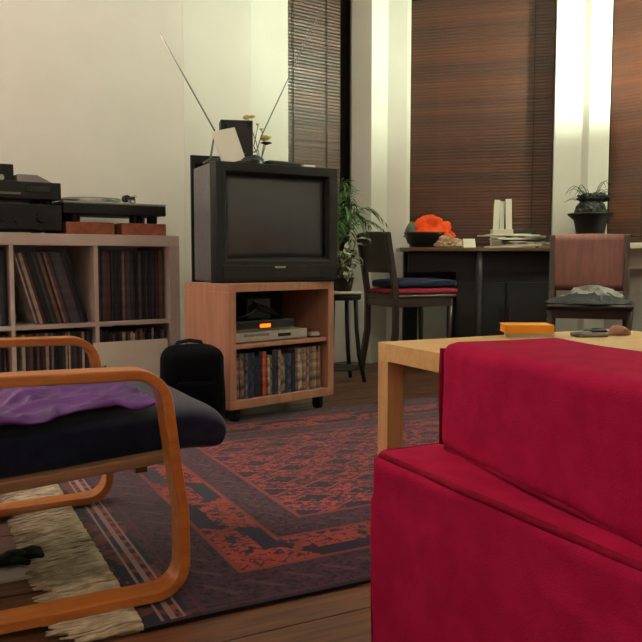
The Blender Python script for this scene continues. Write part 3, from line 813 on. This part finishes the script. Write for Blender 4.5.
# cushion in one long bent pad
bm = bmesh.new()
top = [(.120, .30), (.133, .322), (.118, .346), (.07, .360), (0, .363), (-.15, .356), (-.30, .348), (-.42, .345), (-.475, .38), (-.52, .48), (-.60, .68), (-.68, .89), (-.715, .975), (-.75, 1.0), (-.785, .99)]
bot = [(.110, .272), (.095, .264), (.07, .266), (.04, .266), (0, .266), (-.15, .255), (-.30, .245), (-.42, .24), (-.53, .28), (-.58, .40), (-.655, .63), (-.735, .84), (-.775, .93), (-.79, .96), (-.795, .975)]
ys = [-.272, -.268, -.25, -.18, -.09, 0, .09, .18, .25, .268, .272]; T_ = []; B_ = []
for k, yv in enumerate(ys):
    e = abs(yv) / .272; sh = 0.5 * max(0, (e - .9) / .1) ** 2 * .95
    tr, br = [], []
    for (a, b) in zip(top, bot):
        a = Vector(a); b = Vector(b); mid = (a + b) / 2
        pa = a + (mid - a) * sh; pb = b + (mid - b) * sh
        wv = .006 * noise.noise(Vector((pa.x * 9, yv * 9, 3)))
        tr.append(bm.verts.new((pa.x, yv, pa.y + wv))); br.append(bm.verts.new((pb.x, yv, pb.y)))
    T_.append(tr); B_.append(br)
n = len(top)
for k in range(len(ys) - 1):
    for j in range(n - 1):
        bm.faces.new((T_[k][j], T_[k][j + 1], T_[k + 1][j + 1], T_[k + 1][j]))
        bm.faces.new((B_[k][j], B_[k + 1][j], B_[k + 1][j + 1], B_[k][j + 1]))
    bm.faces.new((T_[k][0], T_[k + 1][0], B_[k + 1][0], B_[k][0]))
    bm.faces.new((T_[k][-1], B_[k][-1], B_[k + 1][-1], T_[k + 1][-1]))
for S in (0, -1):
    for j in range(n - 1): bm.faces.new((T_[S][j], B_[S][j], B_[S][j + 1], T_[S][j + 1]))
cu = link('cushion', bm, m_navy, arm, smooth=True)
ss = cu.modifiers.new('sub', 'SUBSURF'); ss.levels = 1; ss.render_levels = 2
# purple cloth spread on the seat
bm = bmesh.new(); g = []
NX, NY = 64, 60
for j in range(NY + 1):
    r_ = []
    for i in range(NX + 1):
        xx = -.415 + .385 * i / NX; yy = -.268 + .50 * j / NY
        if i > NX * .55: yy += 0.0
        base = .368 - max(0, -xx) * .045 - .012 * max(0, 1 - (yy / .25) ** 2)
        front = -.292 + .545 * j / NY
        z = base + .006
        fold = 1 - 2 * abs(noise.noise(Vector((xx * 5.5 + yy * 7, yy * 5 - xx * 4, 1.5))))
        z += .011 * fold + .010 * (1 - 2 * abs(noise.noise(Vector((xx * 16 - yy * 12, yy * 14 + xx * 9, 7.5))))) + .006 * noise.noise(Vector((xx * 22, yy * 16, 4)))
        if yy < -.25:
            z -= (-.25 - yy) * .5
        edge = .04 * noise.noise(Vector((yy * 5, 2, 0)))
        z = max(z, .366 - max(0, -xx) * .045)
        r_.append(bm.verts.new((xx + edge * (i / NX), yy + .012 * noise.noise(Vector((xx * 8, 5, 0))) * (1 - j / NY), z + .004)))
    g.append(r_)
for j in range(NY):
    for i in range(NX): bm.faces.new((g[j][i], g[j][i + 1], g[j + 1][i + 1], g[j + 1][i]))
pc = link('purple_cloth', bm, m_purple, None, smooth=True, loc=nu(.45, 1.825, .0095), rotz=S_ANG)
sd = pc.modifiers.new('solid', 'SOLIDIFY'); sd.thickness = .003; sd.offset = -1
tag(pc, 'crumpled purple satin cloth spread on the navy armchair seat', 'cloth')

# ------------------------------------------------------------------ red sofa
sofa = thing('red_sofa', 'red slip-covered sofa with piped seams in the right foreground', 'sofa', nu(0.635, 1.06, 0), S_ANG)
SLN, SDPH, SBH = 1.85, .88, .372
def wrinkled(sx, sy, sz, r, seed, cuts, wob=.006):
    bm = soft(sx, sy, sz, r, cuts)
    for v in bm.verts:
        p = v.co
        q = Vector((p.x * 2.2 + seed, p.y * 4.0, p.z * 3.0))
        k = noise.noise(q) * wob + (1 - 2 * abs(noise.noise(q * 1.7 + Vector((4, 1, 2))))) * wob * .6
        lowfac = 1.0 if p.z < sz * .8 else .5
        c = Vector((p.x, p.y, p.z - sz / 2)); c = Vector((c.x / sx, c.y / sy, c.z / sz))
        ax = max(range(3), key=lambda i: abs(c[i])); d = Vector((0, 0, 0)); d[ax] = 1 if c[ax] > 0 else -1
        v.co = p + d * k * lowfac
    return bm
def piping(pts, parent, loc=(0, 0, 0), closed=False):
    return link('piping', tube(bmesh.new(), pts, .0055, 8), m_redpipe, parent, smooth=True, loc=loc)
# local axes: x along the sofa (away to the right), y towards the coffee table; front face at y = 0
bs = link('seat_base', wrinkled(SLN, SDPH, SBH, .020, 1.0, 44, .013), m_red, sofa, smooth=True, loc=(SLN / 2, -SDPH / 2, 0))
hx, hy = SLN / 2 - .006, SDPH / 2 - .006
def rr_loop(hx, hy, z, r=.03, n=6):
    p = []
    for cx, cy, a0 in ((hx - r, hy - r, 0), (-hx + r, hy - r, 90), (-hx + r, -hy + r, 180), (hx - r, -hy + r, 270)):
        for i in range(n + 1): a = R(a0 + 90 * i / n); p.append((cx + r * math.cos(a), cy + r * math.sin(a), z + .0015 * math.sin(9 * (cx + cy) + i)))
    p.append(p[0]); return p
def dense(pts, step=.04, amp=.002, seed=0):
    o = []
    for a, b in zip(pts, pts[1:]):
        a = Vector(a); b = Vector(b); n = max(1, int((b - a).length / step))
        for i in range(n):
            q = a + (b - a) * i / n; o.append(q + Vector((noise.noise(q * 9 + Vector((seed, 0, 0))), noise.noise(q * 9 + Vector((0, seed, 5))), noise.noise(q * 9 + Vector((2, 0, seed))))) * amp)
    o.append(Vector(pts[-1])); return o
piping(dense(rr_loop(hx, hy, SBH - .005, .02)), bs)
piping(dense([(-hx + .001, hy - .001, SBH - .012), (-hx - .002, hy + .002, .2), (-hx, hy, .012)]), bs)
piping(dense([(-hx + .001, -hy + .001, SBH - .012), (-hx, -hy, .012)]), bs)
ATH, AHT, ALN = .225, .178, .80
def arm_block(x0, name, rz=0.0):
    a = link(name, wrinkled(ATH, ALN, AHT, .022, 3.0 + x0, 22, .006), m_red, sofa, smooth=True, loc=(x0 + ATH / 2 + math.sin(rz) * ALN / 2, -.045 - ALN / 2, SBH - .002), rotz=rz)
    ax, ay = ATH / 2 - .005, ALN / 2 - .005
    piping(dense([(-ax, ay, .012), (-ax - .001, ay + .002, AHT * .5), (-ax, ay, AHT - .012)], .03, .003, 2), a)
    piping(dense([(ax, ay, .012), (ax, ay + .002, AHT * .5), (ax, ay, AHT - .012)], .03, .003, 2), a)
    piping(dense(rr_loop(ax, ay, .006, .02), .04, .002, 5), a)
    return a
arm_block(.106, 'armrest', R(-9)); arm_block(SLN - .105 - ATH, 'armrest')
link('seat_cushion', wrinkled(SLN - 2 * (.105 + ATH) - .01, .62, .07, .025, 6, 16), m_red, sofa, smooth=True, loc=(SLN / 2, -.02 - .31, SBH - .002))
link('backrest', wrinkled(SLN - 2 * (.105 + ATH) - .01, .21, .36, .05, 8, 16), m_red, sofa, smooth=True, loc=(SLN / 2, -SDPH + .12, SBH - .002))

# ------------------------------------------------------------------ coffee table
ct = thing('coffee_table', 'pale birch coffee table with thick square legs behind the red sofa', 'coffee table', nu(1.142, 1.87, 0), S_ANG)
CL, CWD, CH = .92, .56, .447
link('top', BX(0, CL, -CWD, 0, CH - .05, CH), m_lack, ct, bevel=.0015)
m_lackv = wood('coffee_table_leg_birch', (210, 170, 116), (196, 154, 100), 0.4, 2, 0.15, 3)
for x_ in (.0, CL - .052):
    for y_ in (-CWD, -.052): link('leg', BX(x_, x_ + .052, y_, y_ + .052, .0095, CH - .05), m_lackv, ct, bevel=.0015)
def tb(x, y, z=0): 
    p = Vector(nu(1.142, 1.87, 0)); return (p.x + NN.x * x + UU.x * y, p.y + NN.y * x + UU.y * y, CH + z)
bk = thing('paperback_book', 'cream book under the orange book on the coffee table', 'book', tb(.485, -.075), S_ANG - .55)
link('pages', BX(-.066, .066, -.045, .045, .0015, .0125), m_page, bk); link('cover', BX(-.068, .068, -.047, .047, 0, .0015), m_whitecard, bk); link('cover', BX(-.068, .068, -.047, .047, .0125, .014), m_whitecard, bk)
bk = thing('orange_book', 'thick orange-yellow book lying on a cream book on the coffee table', 'book', tb(.478, -.07, .0142), S_ANG - .50)
link('pages', BX(-.068, .068, -.048, .048, .002, .022), m_bookor, bk); link('cover', BX(-.071, .071, -.051, .051, 0, .002), m_bookor, bk); link('cover', BX(-.071, .071, -.051, .051, .022, .024), m_bookor, bk); link('spine', BX(-.071, .071, -.052, -.0505, 0, .024), m_bookor, bk)
gl = thing('spectacle_case', 'grey flat pouch on the coffee table right of the orange book', 'pouch', tb(.645, -.16), S_ANG - .3)
link('body', soft(.10, .055, .014, .006, 8, .004, .002, 20, 3), m_grey, gl, smooth=True); link('flap', soft(.05, .05, .005, .002, 6), m_dgrey, gl, smooth=True, loc=(.022, 0, .0155))
ph = thing('mobile_phone', 'small dark phone lying behind the grey pouch', 'phone', tb(.715, -.115), S_ANG + .3)
link('body', soft(.085, .042, .016, .006, 8), m_black, ph, smooth=True); link('display', BX(.0, .034, -.015, .015, .0155, .0168), m_lcd, ph)
wa = thing('leather_purse', 'small round tan leather purse at the right on the coffee table', 'purse', tb(.765, -.165), S_ANG)
link('body', blob(.034, .028, .024, .005, 9, 2, 3), m_skin, wa, smooth=True); link('clasp', BX(-.008, .008, -.032, -.024, .012, .018), m_steel, wa)

# ------------------------------------------------------------------ plant stool and plants
stool = thing('plant_stool', 'dark stool with pale round top holding the plants', 'stool', (0.105, 4.32, 0))
link('top', lathe(bmesh.new(), [(.118, 0), (.125, .004), (.125, .012), (.118, .016)], 32, (0, 0, .488)), m_stool, stool)
link('rim', lathe(bmesh.new(), [(.112, 0), (.118, .01), (.118, .022), (.112, .030)], 32, (0, 0, .455)), m_blkwood, stool)
link('neck', lathe(bmesh.new(), [(.03, 0), (.03, .008)], 16, (0, 0, .484)), m_blkwood, stool)
for k in range(4):
    a = R(-25 + 90 * k); c, s = math.cos(a), math.sin(a)
    link('leg', tube(bmesh.new(), [(c * .095, s * .095, .462), (c * .10, s * .10, .30), (c * .115, s * .115, .15), (c * .15, s * .15, .004)], [.013, .012, .012, .011], 10), m_blkwood, stool, smooth=True)
link('lower_shelf', lathe(bmesh.new(), [(.112, 0), (.118, .006), (.112, .012)], 32, (0, 0, .07)), m_blkwood, stool)

vp = thing('variegated_plant', 'bushy plant with white-flecked leaves in front of the palm', 'plant', (0.125, 4.275, .504))
link('pot', lathe(bmesh.new(), [(.04, 0), (.055, .07), (.058, .075), (.05, .075), (.046, .06)], 24), m_pot, vp, smooth=True)
link('soil', lathe(bmesh.new(), [(.047, 0), (.047, .004)], 20, (0, 0, .060)), m_soil, vp)
def leaf_mesh(L, W, bend, m, seg=8):
    bm = bmesh.new(); rows = []
    for i in range(seg + 1):
        t = i / seg; ww = W * math.sin(math.pi * min(1, t ** .8 * .97 + .02)) * .5; x_ = L * t; z_ = -bend * t * t
        rows.append([bm.verts.new((x_, -ww, z_ + ww * .35)), bm.verts.new((x_, 0, z_)), bm.verts.new((x_, ww, z_ + ww * .35))])
    for a, b in zip(rows, rows[1:]):
        for k in range(2): bm.faces.new((a[k], a[k + 1], b[k + 1], b[k]))
    me = bpy.data.meshes.new('leaf'); bm.to_mesh(me); bm.free(); me.materials.append(m)
    for p in me.polygons: p.use_smooth = True
    return me
lm = leaf_mesh(.085, .042, .03, m_leafv)
rl = random.Random(5)
for k in range(6):
    a = k * 1.05; tx, ty = .05 * math.cos(a), .05 * math.sin(a)
    hgt = rl.uniform(.14, .27)
    link('stem', tube(bmesh.new(), [(tx * .3, ty * .3, .06), (tx * .8, ty * .8, .06 + hgt * .5), (tx * 1.3, ty * 1.3, .06 + hgt)], .003, 6), m_stem, vp, smooth=True)
    for j in range(7):
        t = .25 + .75 * j / 6; ang = rl.uniform(0, 6.28)
        o = bpy.data.objects.new('leaf', lm); COL.objects.link(o); o.parent = vp
        o.location = (tx * (.3 + t), ty * (.3 + t), .06 + hgt * t); o.rotation_euler = (rl.uniform(-.4, .4), rl.uniform(-.5, .9), ang)

pm_ = thing('potted_palm', 'green palm with arching fronds beside the television', 'plant', (0.06, 4.385, .504))
link('pot', lathe(bmesh.new(), [(.035, 0), (.045, .085), (.05, .09), (.042, .09), (.04, .075)], 24), m_pot, pm_, smooth=True)
link('soil', lathe(bmesh.new(), [(.041, 0), (.041, .004)], 20, (0, 0, .073)), m_soil, pm_)
fr = [(5, .30, .43, .10), (-14, .28, .34, .05), (-20, .22, .40, .16), (28, .24, .40, .08), (35, .16, .52, .10), (150, .22, .42, .10), (200, .25, .38, .14), (80, .14, .50, .10), (-45, .17, .44, .12), (-80, .20, .36, .10), (120, .12, .54, .05), (20, .10, .48, .06), (-25, .09, .54, .04), (60, .24, .40, .16)]
for (az, reach, hgt, droop) in fr:
    bm = bmesh.new(); ax = Vector((math.cos(R(az)), math.sin(R(az)), 0)); sd_ = Vector((-ax.y, ax.x, 0)); pts = []
    for i in range(15):
        t = i / 14; pts.append(ax * (reach * (t ** 1.5)) + Vector((0, 0, .075 + hgt * math.sin(t * 1.9) / math.sin(1.57) - droop * t ** 3)))
    tube(bm, pts, [.0035 - .0002 * i for i in range(15)], 5)
    for i in range(4, 15):
        t = i / 14; p = pts[i]; tg = (pts[min(i + 1, 14)] - pts[i - 1]).normalized()
        for sgn in (-1, 1):
            L = .13 * math.sin(math.pi * (.25 + .65 * (t - .28) / .72)); d = (tg * .75 + sd_ * sgn * .65 + Vector((0, 0, -.12))).normalized()
            wv = tg.cross(d).cross(d).normalized() * .006
            q = [bm.verts.new(p), bm.verts.new(p + d * L * .45 + wv), bm.verts.new(p + d * L + Vector((0, 0, -L * .35))), bm.verts.new(p + d * L * .45 - wv)]
            bm.faces.new(q)
    link('frond', bm, m_leaf, pm_)

# ------------------------------------------------------------------ desk in the bay
desk = thing('writing_desk', 'black-stained desk in the bay under the middle window', 'desk', (0.478, 4.76, 0), R(-2))
DWD, DDP, DHT = 1.02, .40, .750
link('top', BX(0, DWD, 0, DDP, DHT - .022, DHT), wood('desk_top_brown', (110, 84, 66), (90, 66, 52), 0.35, 0, 0.2, 4), desk, bevel=.003)
link('side_panel', BX(.045, .135, .27, DDP - .03, 0, DHT - .022), m_blkwood, desk)
link('back_panel', BX(.135, .36, .30, .32, .40, DHT - .022), m_blkwood, desk)
link('apron', BX(.06, DWD - .04, .09, .11, DHT - .15, DHT - .022), m_blkwood, desk)
link('cabinet_body', BX(.36, .98, .12, DDP - .03, 0.05, DHT - .022), m_blkwood, desk)
link('cabinet_plinth', BX(.38, .96, .14, DDP - .05, 0, .05), m_blkwood, desk)
dr = link('door', BX(.365, .66, .108, .12, .06, DHT - .215), m_blkwood, desk, bevel=.002); link('handle', BX(.63, .64, .098, .108, .30, .38), m_dkwood, dr)
dr = link('door', BX(.67, .975, .108, .12, .06, DHT - .215), m_blkwood, desk, bevel=.002); link('handle', BX(.69, .70, .098, .108, .30, .38), m_dkwood, dr)
link('front_leg', lathe(bmesh.new(), [(.014, 0), (.018, .2), (.022, .60), (.016, DHT - .022)], 14, (.49, .045, 0)), mat('desk_leg_grey', (58, 56, 62), 0.5), desk, smooth=True)

# things on the desk
bw = thing('dark_bowl', 'black bowl on the left end of the desk holding orange knitwear', 'bowl', (.66, 4.93, DHT))
link('body', lathe(bmesh.new(), [(.07, 0), (.115, .028), (.137, .085), (.140, .096), (.130, .094), (.105, .04), (.02, .022)], 32), m_bowl, bw, smooth=True)
link('foot_ring', lathe(bmesh.new(), [(.062, 0), (.064, .006)], 24, (0, 0, 0)), m_bowl, bw)
tag(link('knitted_hat', blob(.125, .085, .115, .035, 11, 2, 4), m_orange, None, smooth=True, loc=(.69, 4.93, DHT + .05)), 'bright orange crumpled knitwear piled in the black bowl', 'knitwear')
tag(link('grey_scarf', blob(.04, .05, .085, .018, 13, 6, 3), m_sage, None, smooth=True, loc=(.572, 4.93, DHT + .055)), 'grey-green cloth at the left side of the black bowl', 'cloth')
tag(link('paper_bag', blob(.075, .05, .05, .022, 14, 9, 4), m_beige, None, smooth=False, loc=(.785, 4.82, DHT)), 'crumpled beige paper bag beside the orange knitwear', 'paper bag')
cd = thing('white_card', 'small white folded card standing on the desk edge', 'card', (.912, 4.80, DHT), R(8))
link('front_leaf', BX(-.038, .038, -.001, .001, 0, .058, Matrix.Rotation(R(-22), 4, 'X')), m_white, cd); link('rear_leaf', BX(-.038, .038, -.001, .001, 0, .058, Matrix.Translation((0, .044, 0)) @ Matrix.Rotation(R(22), 4, 'X')), m_white, cd)
cd.rotation_euler.y = 0
rp_ = random.Random(9)
PCOL = [m_white, m_page, m_mag, m_whitecard, m_dgrey, m_white, m_mag]
z_ = DHT + .0005
for k in range(9):
    wv = rp_.uniform(.22, .36); dv_ = rp_.uniform(.16, .22); hv = rp_.choice((.006, .008, .010, .013))
    cx_ = 1.22 + rp_.uniform(-.07, .07)
    o = link('paper_pile', BX(-wv / 2, wv / 2, -dv_ / 2, dv_ / 2, 0, hv), PCOL[k % 7], None, loc=(cx_, 4.89 + rp_.uniform(-.015, .015), z_), rotz=rp_.uniform(-.22, .22))
    o.name = 'magazine'
    tag(o, ['white', 'cream', 'grey printed', 'off-white', 'charcoal', 'white', 'grey printed'][k % 7] + ' magazine, ' + nth(k) + ' from the bottom of the desk paper stack', 'magazine', 'magazines stacked on the desk')
    z_ += hv + .0006
ztop = z_
o = link('folded_glove', blob(.06, .04, .022, .008, 10, 3, 3), m_dgrey, None, smooth=True, loc=(1.27, 4.86, ztop - .001)); tag(o, 'dark grey folded glove on top of the paper stack', 'glove')
lh = thing('letter_rack', 'white paper holder with upright letters behind the paper stack', 'letter holder', (1.165, 5.06, DHT), R(-2))
link('box', BX(-.066, .066, -.04, .04, 0, .12), m_whitecard, lh, bevel=.003)
for k, (a, b, h, mm, tlt) in enumerate(((-.064, -.028, .305, m_white, 4), (.026, .066, .312, m_white, -3), (-.016, .014, .30, m_white, 1), (-.03, .03, .25, m_green, 0), (-.055, -.01, .29, m_page, 3))):
    link('letter', BX(a, b, -.03 + k * .014, -.027 + k * .014, .11, h, Matrix.Rotation(R(tlt * .5), 4, 'Y')), mm, lh)

# ------------------------------------------------------------------ dining chairs
def side_chair(name, label, loc, rotz, back_m, frame_m, group=None, w=.40, d=.41, seat_h=.47, back_h=.835, panel_z=.585, lean=.06):
    """local x = facing direction, back at x = 0"""
    c = thing(name, label, 'chair', loc, rotz, group)
    for s in (-1, 1):
        link('leg', ribbon(bmesh.new(), [(-.045, 0.0), (0, .25), (.0, seat_h), (-.02, panel_z), (-lean, back_h)], .034, s * w / 2 - .015, s * w / 2 + .015), frame_m, c, bevel=.003)
        link('leg', tube(bmesh.new(), [(d - .03, s * (w / 2 - .02), 0), (d - .03, s * (w / 2 - .005), seat_h - .03)], [.013, .019], 10), frame_m, c, smooth=True)
    for s in (-1, 1): link('seat_rail', BX(.01, d - .02, s * w / 2 - .012, s * w / 2 + .012, seat_h - .07, seat_h - .02), frame_m, c)
    link('seat_rail', BX(d - .04, d - .016, -w / 2, w / 2, seat_h - .07, seat_h - .02), frame_m, c)
    link('seat_rail', BX(-.01, .014, -w / 2 + .015, w / 2 - .015, seat_h - .07, seat_h - .02), frame_m, c)
    st_ = soft(d + .02, w + .03, .022, .009, 12); link('seat', st_, frame_m, c, smooth=True, loc=(d / 2 - .005, 0, seat_h - .02))
    bm = bmesh.new(); g = []
    for j in range(9):
        t = j / 8; zz = panel_z + (back_h + .004 - panel_z) * t
        xb = -.02 - (lean - .02) * t
        g.append([(bm.verts.new((xb - .022 * (1 - (2 * i / 12 - 1) ** 2) + .012, (i / 12 - .5) * (w + .01 + .02 * t), zz + .006 * (1 - (2 * i / 12 - 1) ** 2) * t)), bm.verts.new((xb - .022 * (1 - (2 * i / 12 - 1) ** 2) - .004, (i / 12 - .5) * (w + .01 + .02 * t), zz + .006 * (1 - (2 * i / 12 - 1) ** 2) * t))) for i in range(13)])
    for j in range(8):
        for i in range(12):
            for k in (0, 1): bm.faces.new((g[j][i][k], g[j][i + 1][k], g[j + 1][i + 1][k], g[j + 1][i][k]))
        for i in (0, 12): bm.faces.new((g[j][i][0], g[j + 1][i][0], g[j + 1][i][1], g[j][i][1]))
    for j in (0, 8):
        for i in range(12): bm.faces.new((g[j][i][0], g[j][i + 1][0], g[j][i + 1][1], g[j][i][1]))
    link('backrest', bm, back_m, c, smooth=True)
    return c
C1A = math.atan2(.42, .90)
ch1 = side_chair('dining_chair', 'dark wooden chair with navy and crimson cushions facing the desk', (0.36, 4.66, 0), C1A, m_dkwood, m_dkwood, w=.34, back_h=.83, panel_z=.60)
def c1(x, y, z): return (0.36 + math.cos(C1A) * x - math.sin(C1A) * y, 4.66 + math.sin(C1A) * x + math.cos(C1A) * y, z)
tag(link('crimson_cushion', soft(.42, .34, .030, .013, 12, .004, .004, 8, 1), m_cushred, None, smooth=True, loc=c1(.225, 0, .4745), rotz=C1A), 'thin crimson cushion under the navy cushion on the dark chair', 'cushion')
tag(link('navy_cushion', soft(.42, .33, .045, .02, 12, .012, .004, 8, 4), m_cushblue, None, smooth=True, loc=c1(.235, 0.01, .509), rotz=C1A), 'navy blue cushion on top of the crimson one on the dark chair', 'cushion')
C2A = math.atan2(-.93, -.30)
ch2 = side_chair('dining_chair', 'brown plywood-backed chair at the right with clothes on its seat', (1.515, 4.42, 0), C2A, m_chairback, m_dkwood, w=.40, d=.42, seat_h=.44, back_h=.815, panel_z=.50)
def c2(x, y, z): return (1.515 + math.cos(C2A) * x - math.sin(C2A) * y, 4.42 + math.sin(C2A) * x + math.cos(C2A) * y, z)
def drape(sx, sy, sz, seed, m, name, lab, cat, loc, rz):
    bm = bmesh.new(); N = 44; g = []
    for j in range(N + 1):
        r_ = []
        for i in range(N + 1):
            a, b = i / N * 2 - 1, j / N * 2 - 1
            rad = max(abs(a), abs(b)); cr = math.hypot(a, b) or 1e-6
            px_, py_ = a * (rad / cr) * sx, b * (rad / cr) * sy
            f_ = max(0, 1 - rad ** 2.2)
            q = Vector((px_ * 11 + seed, py_ * 11, seed))
            z = sz * f_ * (.65 + .9 * max(-.4, (1 - 2 * abs(noise.noise(q))) - .25)) + .004
            r_.append(bm.verts.new((px_ * (1 + .2 * noise.noise(Vector((a * 2, b * 2, seed)))), py_ * (1 + .2 * noise.noise(Vector((b * 2, a * 2, seed + 4)))), max(.003, z))))
        g.append(r_)
    for j in range(N):
        for i in range(N): bm.faces.new((g[j][i], g[j][i + 1], g[j + 1][i + 1], g[j + 1][i]))
    o = link(name, bm, m, None, smooth=True, loc=loc, rotz=rz)
    s_ = o.modifiers.new('solid', 'SOLIDIFY'); s_.thickness = .0028; s_.offset = -1
    return tag(o, lab, cat)
drape(.20, .22, .05, 2.0, m_dgrey, 'folded_trousers', 'charcoal clothes folded across the seat of the brown chair', 'clothes', c2(.24, 0, .4435), C2A)
drape(.13, .17, .05, 5.0, m_grey, 'grey_sweater', 'crumpled light grey sweater on top of the charcoal clothes', 'sweater', c2(.20, .01, .472), C2A)

# ------------------------------------------------------------------ black planter on the ledge
pot = thing('black_planter', 'black planter with dark bushy plant on the ledge before the white column', 'planter', (1.64, 4.78, .7755))
link('bowl', lathe(bmesh.new(), [(.070, 0), (.078, .02), (.088, .09), (.098, .14), (.135, .172), (.138, .18), (.128, .18), (.098, .155), (.09, .145)], 32), m_bowl, pot, smooth=True)
link('foliage', blob(.092, .09, .10, .014, 16, 4, 4), m_blkleaf, pot, smooth=False, loc=(0, 0, .155))
link('crown', blob(.085, .075, .022, .018, 20, 8, 4, False), m_blkleaf, pot, smooth=False, loc=(.015, 0, .235))
rw = random.Random(12)
for k in range(26):
    a = rw.uniform(0, 6.28); r_ = rw.uniform(.08, .17); h = rw.uniform(.0, .11); cx_, sy_ = math.cos(a), math.sin(a)
    pts = []
    for q in range(9):
        t = q / 8; pts.append((cx_ * r_ * (t ** .8) * 1.05, sy_ * r_ * (t ** .8) * 1.05, .235 + (h + .035) * math.sin(t * 2.4) * 1.1 - .01 * t))
    link('wisp', tube(bmesh.new(), pts, [.0028 - .00022 * q for q in range(9)], 5), m_wisp, pot, smooth=True)

# ------------------------------------------------------------------ things on the floor at lower left
mg = thing('floor_magazine', 'grey printed magazine on the floorboards beyond the rug fringe', 'magazine', (-.735, 1.64, .0), R(28))
link('cover', BX(-.105, .105, -.075, .075, .004, .005), m_mag, mg); link('pages', BX(-.103, .103, -.073, .073, .0, .004), m_page, mg)
gv = thing('dark_glove', 'dark green crumpled glove lying on the floor magazine', 'glove', (-.69, 1.70, .0052), R(30))
link('palm', blob(.036, .028, .02, .005, 9, 3, 3), m_green, gv, smooth=True)
for k in range(4):
    link('finger', tube(bmesh.new(), [(.02, -.018 + .012 * k, .010), (.045, -.02 + .014 * k, .013), (.062, -.022 + .015 * k, .008)], [.008, .008, .006], 8), m_green, gv, smooth=True)
link('thumb', tube(bmesh.new(), [(-.005, -.022, .010), (.012, -.042, .012), (.028, -.05, .007)], [.008, .008, .006], 8), m_green, gv, smooth=True)
link('cuff', blob(.03, .03, .016, .004, 9, 6, 3), m_green, gv, smooth=True, loc=(-.045, 0, 0))

# ------------------------------------------------------------------ lamps (all just outside the frame)
def point(name, parent, loc, watt, col, rad):
    l = bpy.data.lights.new(name, 'POINT'); l.energy = watt; l.color = col; l.shadow_soft_size = rad
    o = bpy.data.objects.new(name, l); COL.objects.link(o); o.parent = parent; o.location = loc; return o
fla = thing('floor_lamp', 'paper-shaded floor lamp by the cream wall left of the shelf', 'floor lamp', (-2.16, 2.72, 0))
link('base', lathe(bmesh.new(), [(.14, 0), (.14, .015), (.02, .03)], 32), m_black, fla, smooth=False)
link('pole', tube(bmesh.new(), [(0, 0, .02), (0, 0, 1.40)], .011, 12), m_black, fla)
bm = bmesh.new(); lathe(bm, [(.20, 1.30), (.14, 1.60)], 40, closed=False); o = link('shade', bm, m_shade, fla, smooth=True)
link('bulb', lathe(bmesh.new(), [(.008, 1.39), (.02, 1.42), (.028, 1.46), (.012, 1.49)], 16), m_bulb, fla, smooth=True)
point('lamp_light', fla, (0, 0, 1.52), READING_W, READING_C, .05)
tor = thing('uplighter_lamp', 'standing bowl uplighter right of the desk by the angled window', 'floor lamp', (1.98, 4.02, 0))
link('base', lathe(bmesh.new(), [(.13, 0), (.13, .018), (.015, .03)], 32), m_black, tor)
link('pole', tube(bmesh.new(), [(0, 0, .02), (0, 0, 1.60)], .012, 12), m_black, tor)
bm = bmesh.new(); lathe(bm, [(.02, 1.59), (.08, 1.61), (.12, 1.645), (.14, 1.70)], 40, closed=False); link('bowl', bm, m_bowlglass, tor, smooth=True)
link('bulb', lathe(bmesh.new(), [(.008, 1.60), (.02, 1.63), (.024, 1.66), (.010, 1.69)], 16), m_bulb, tor, smooth=True)
point('lamp_light', tor, (0, 0, 1.718), TORCH_W, TORCH_C, .03)
glb = thing('fill_globe_lamp', 'added paper globe fill lamp, unseen above the seats', 'fill lamp', (-.55, .55, 2.05))  # unseen globe, added to give the room general fill light
link('cord', tube(bmesh.new(), [(0, 0, .2), (0, 0, .695)], .004, 8), m_black, glb)
bm = bmesh.new(); bmesh.ops.create_uvsphere(bm, u_segments=32, v_segments=20, radius=.2); link('globe', bm, m_shade, glb, smooth=True)
point('lamp_light', glb, (0, 0, 0), FILL_W, FILL_C, .08)
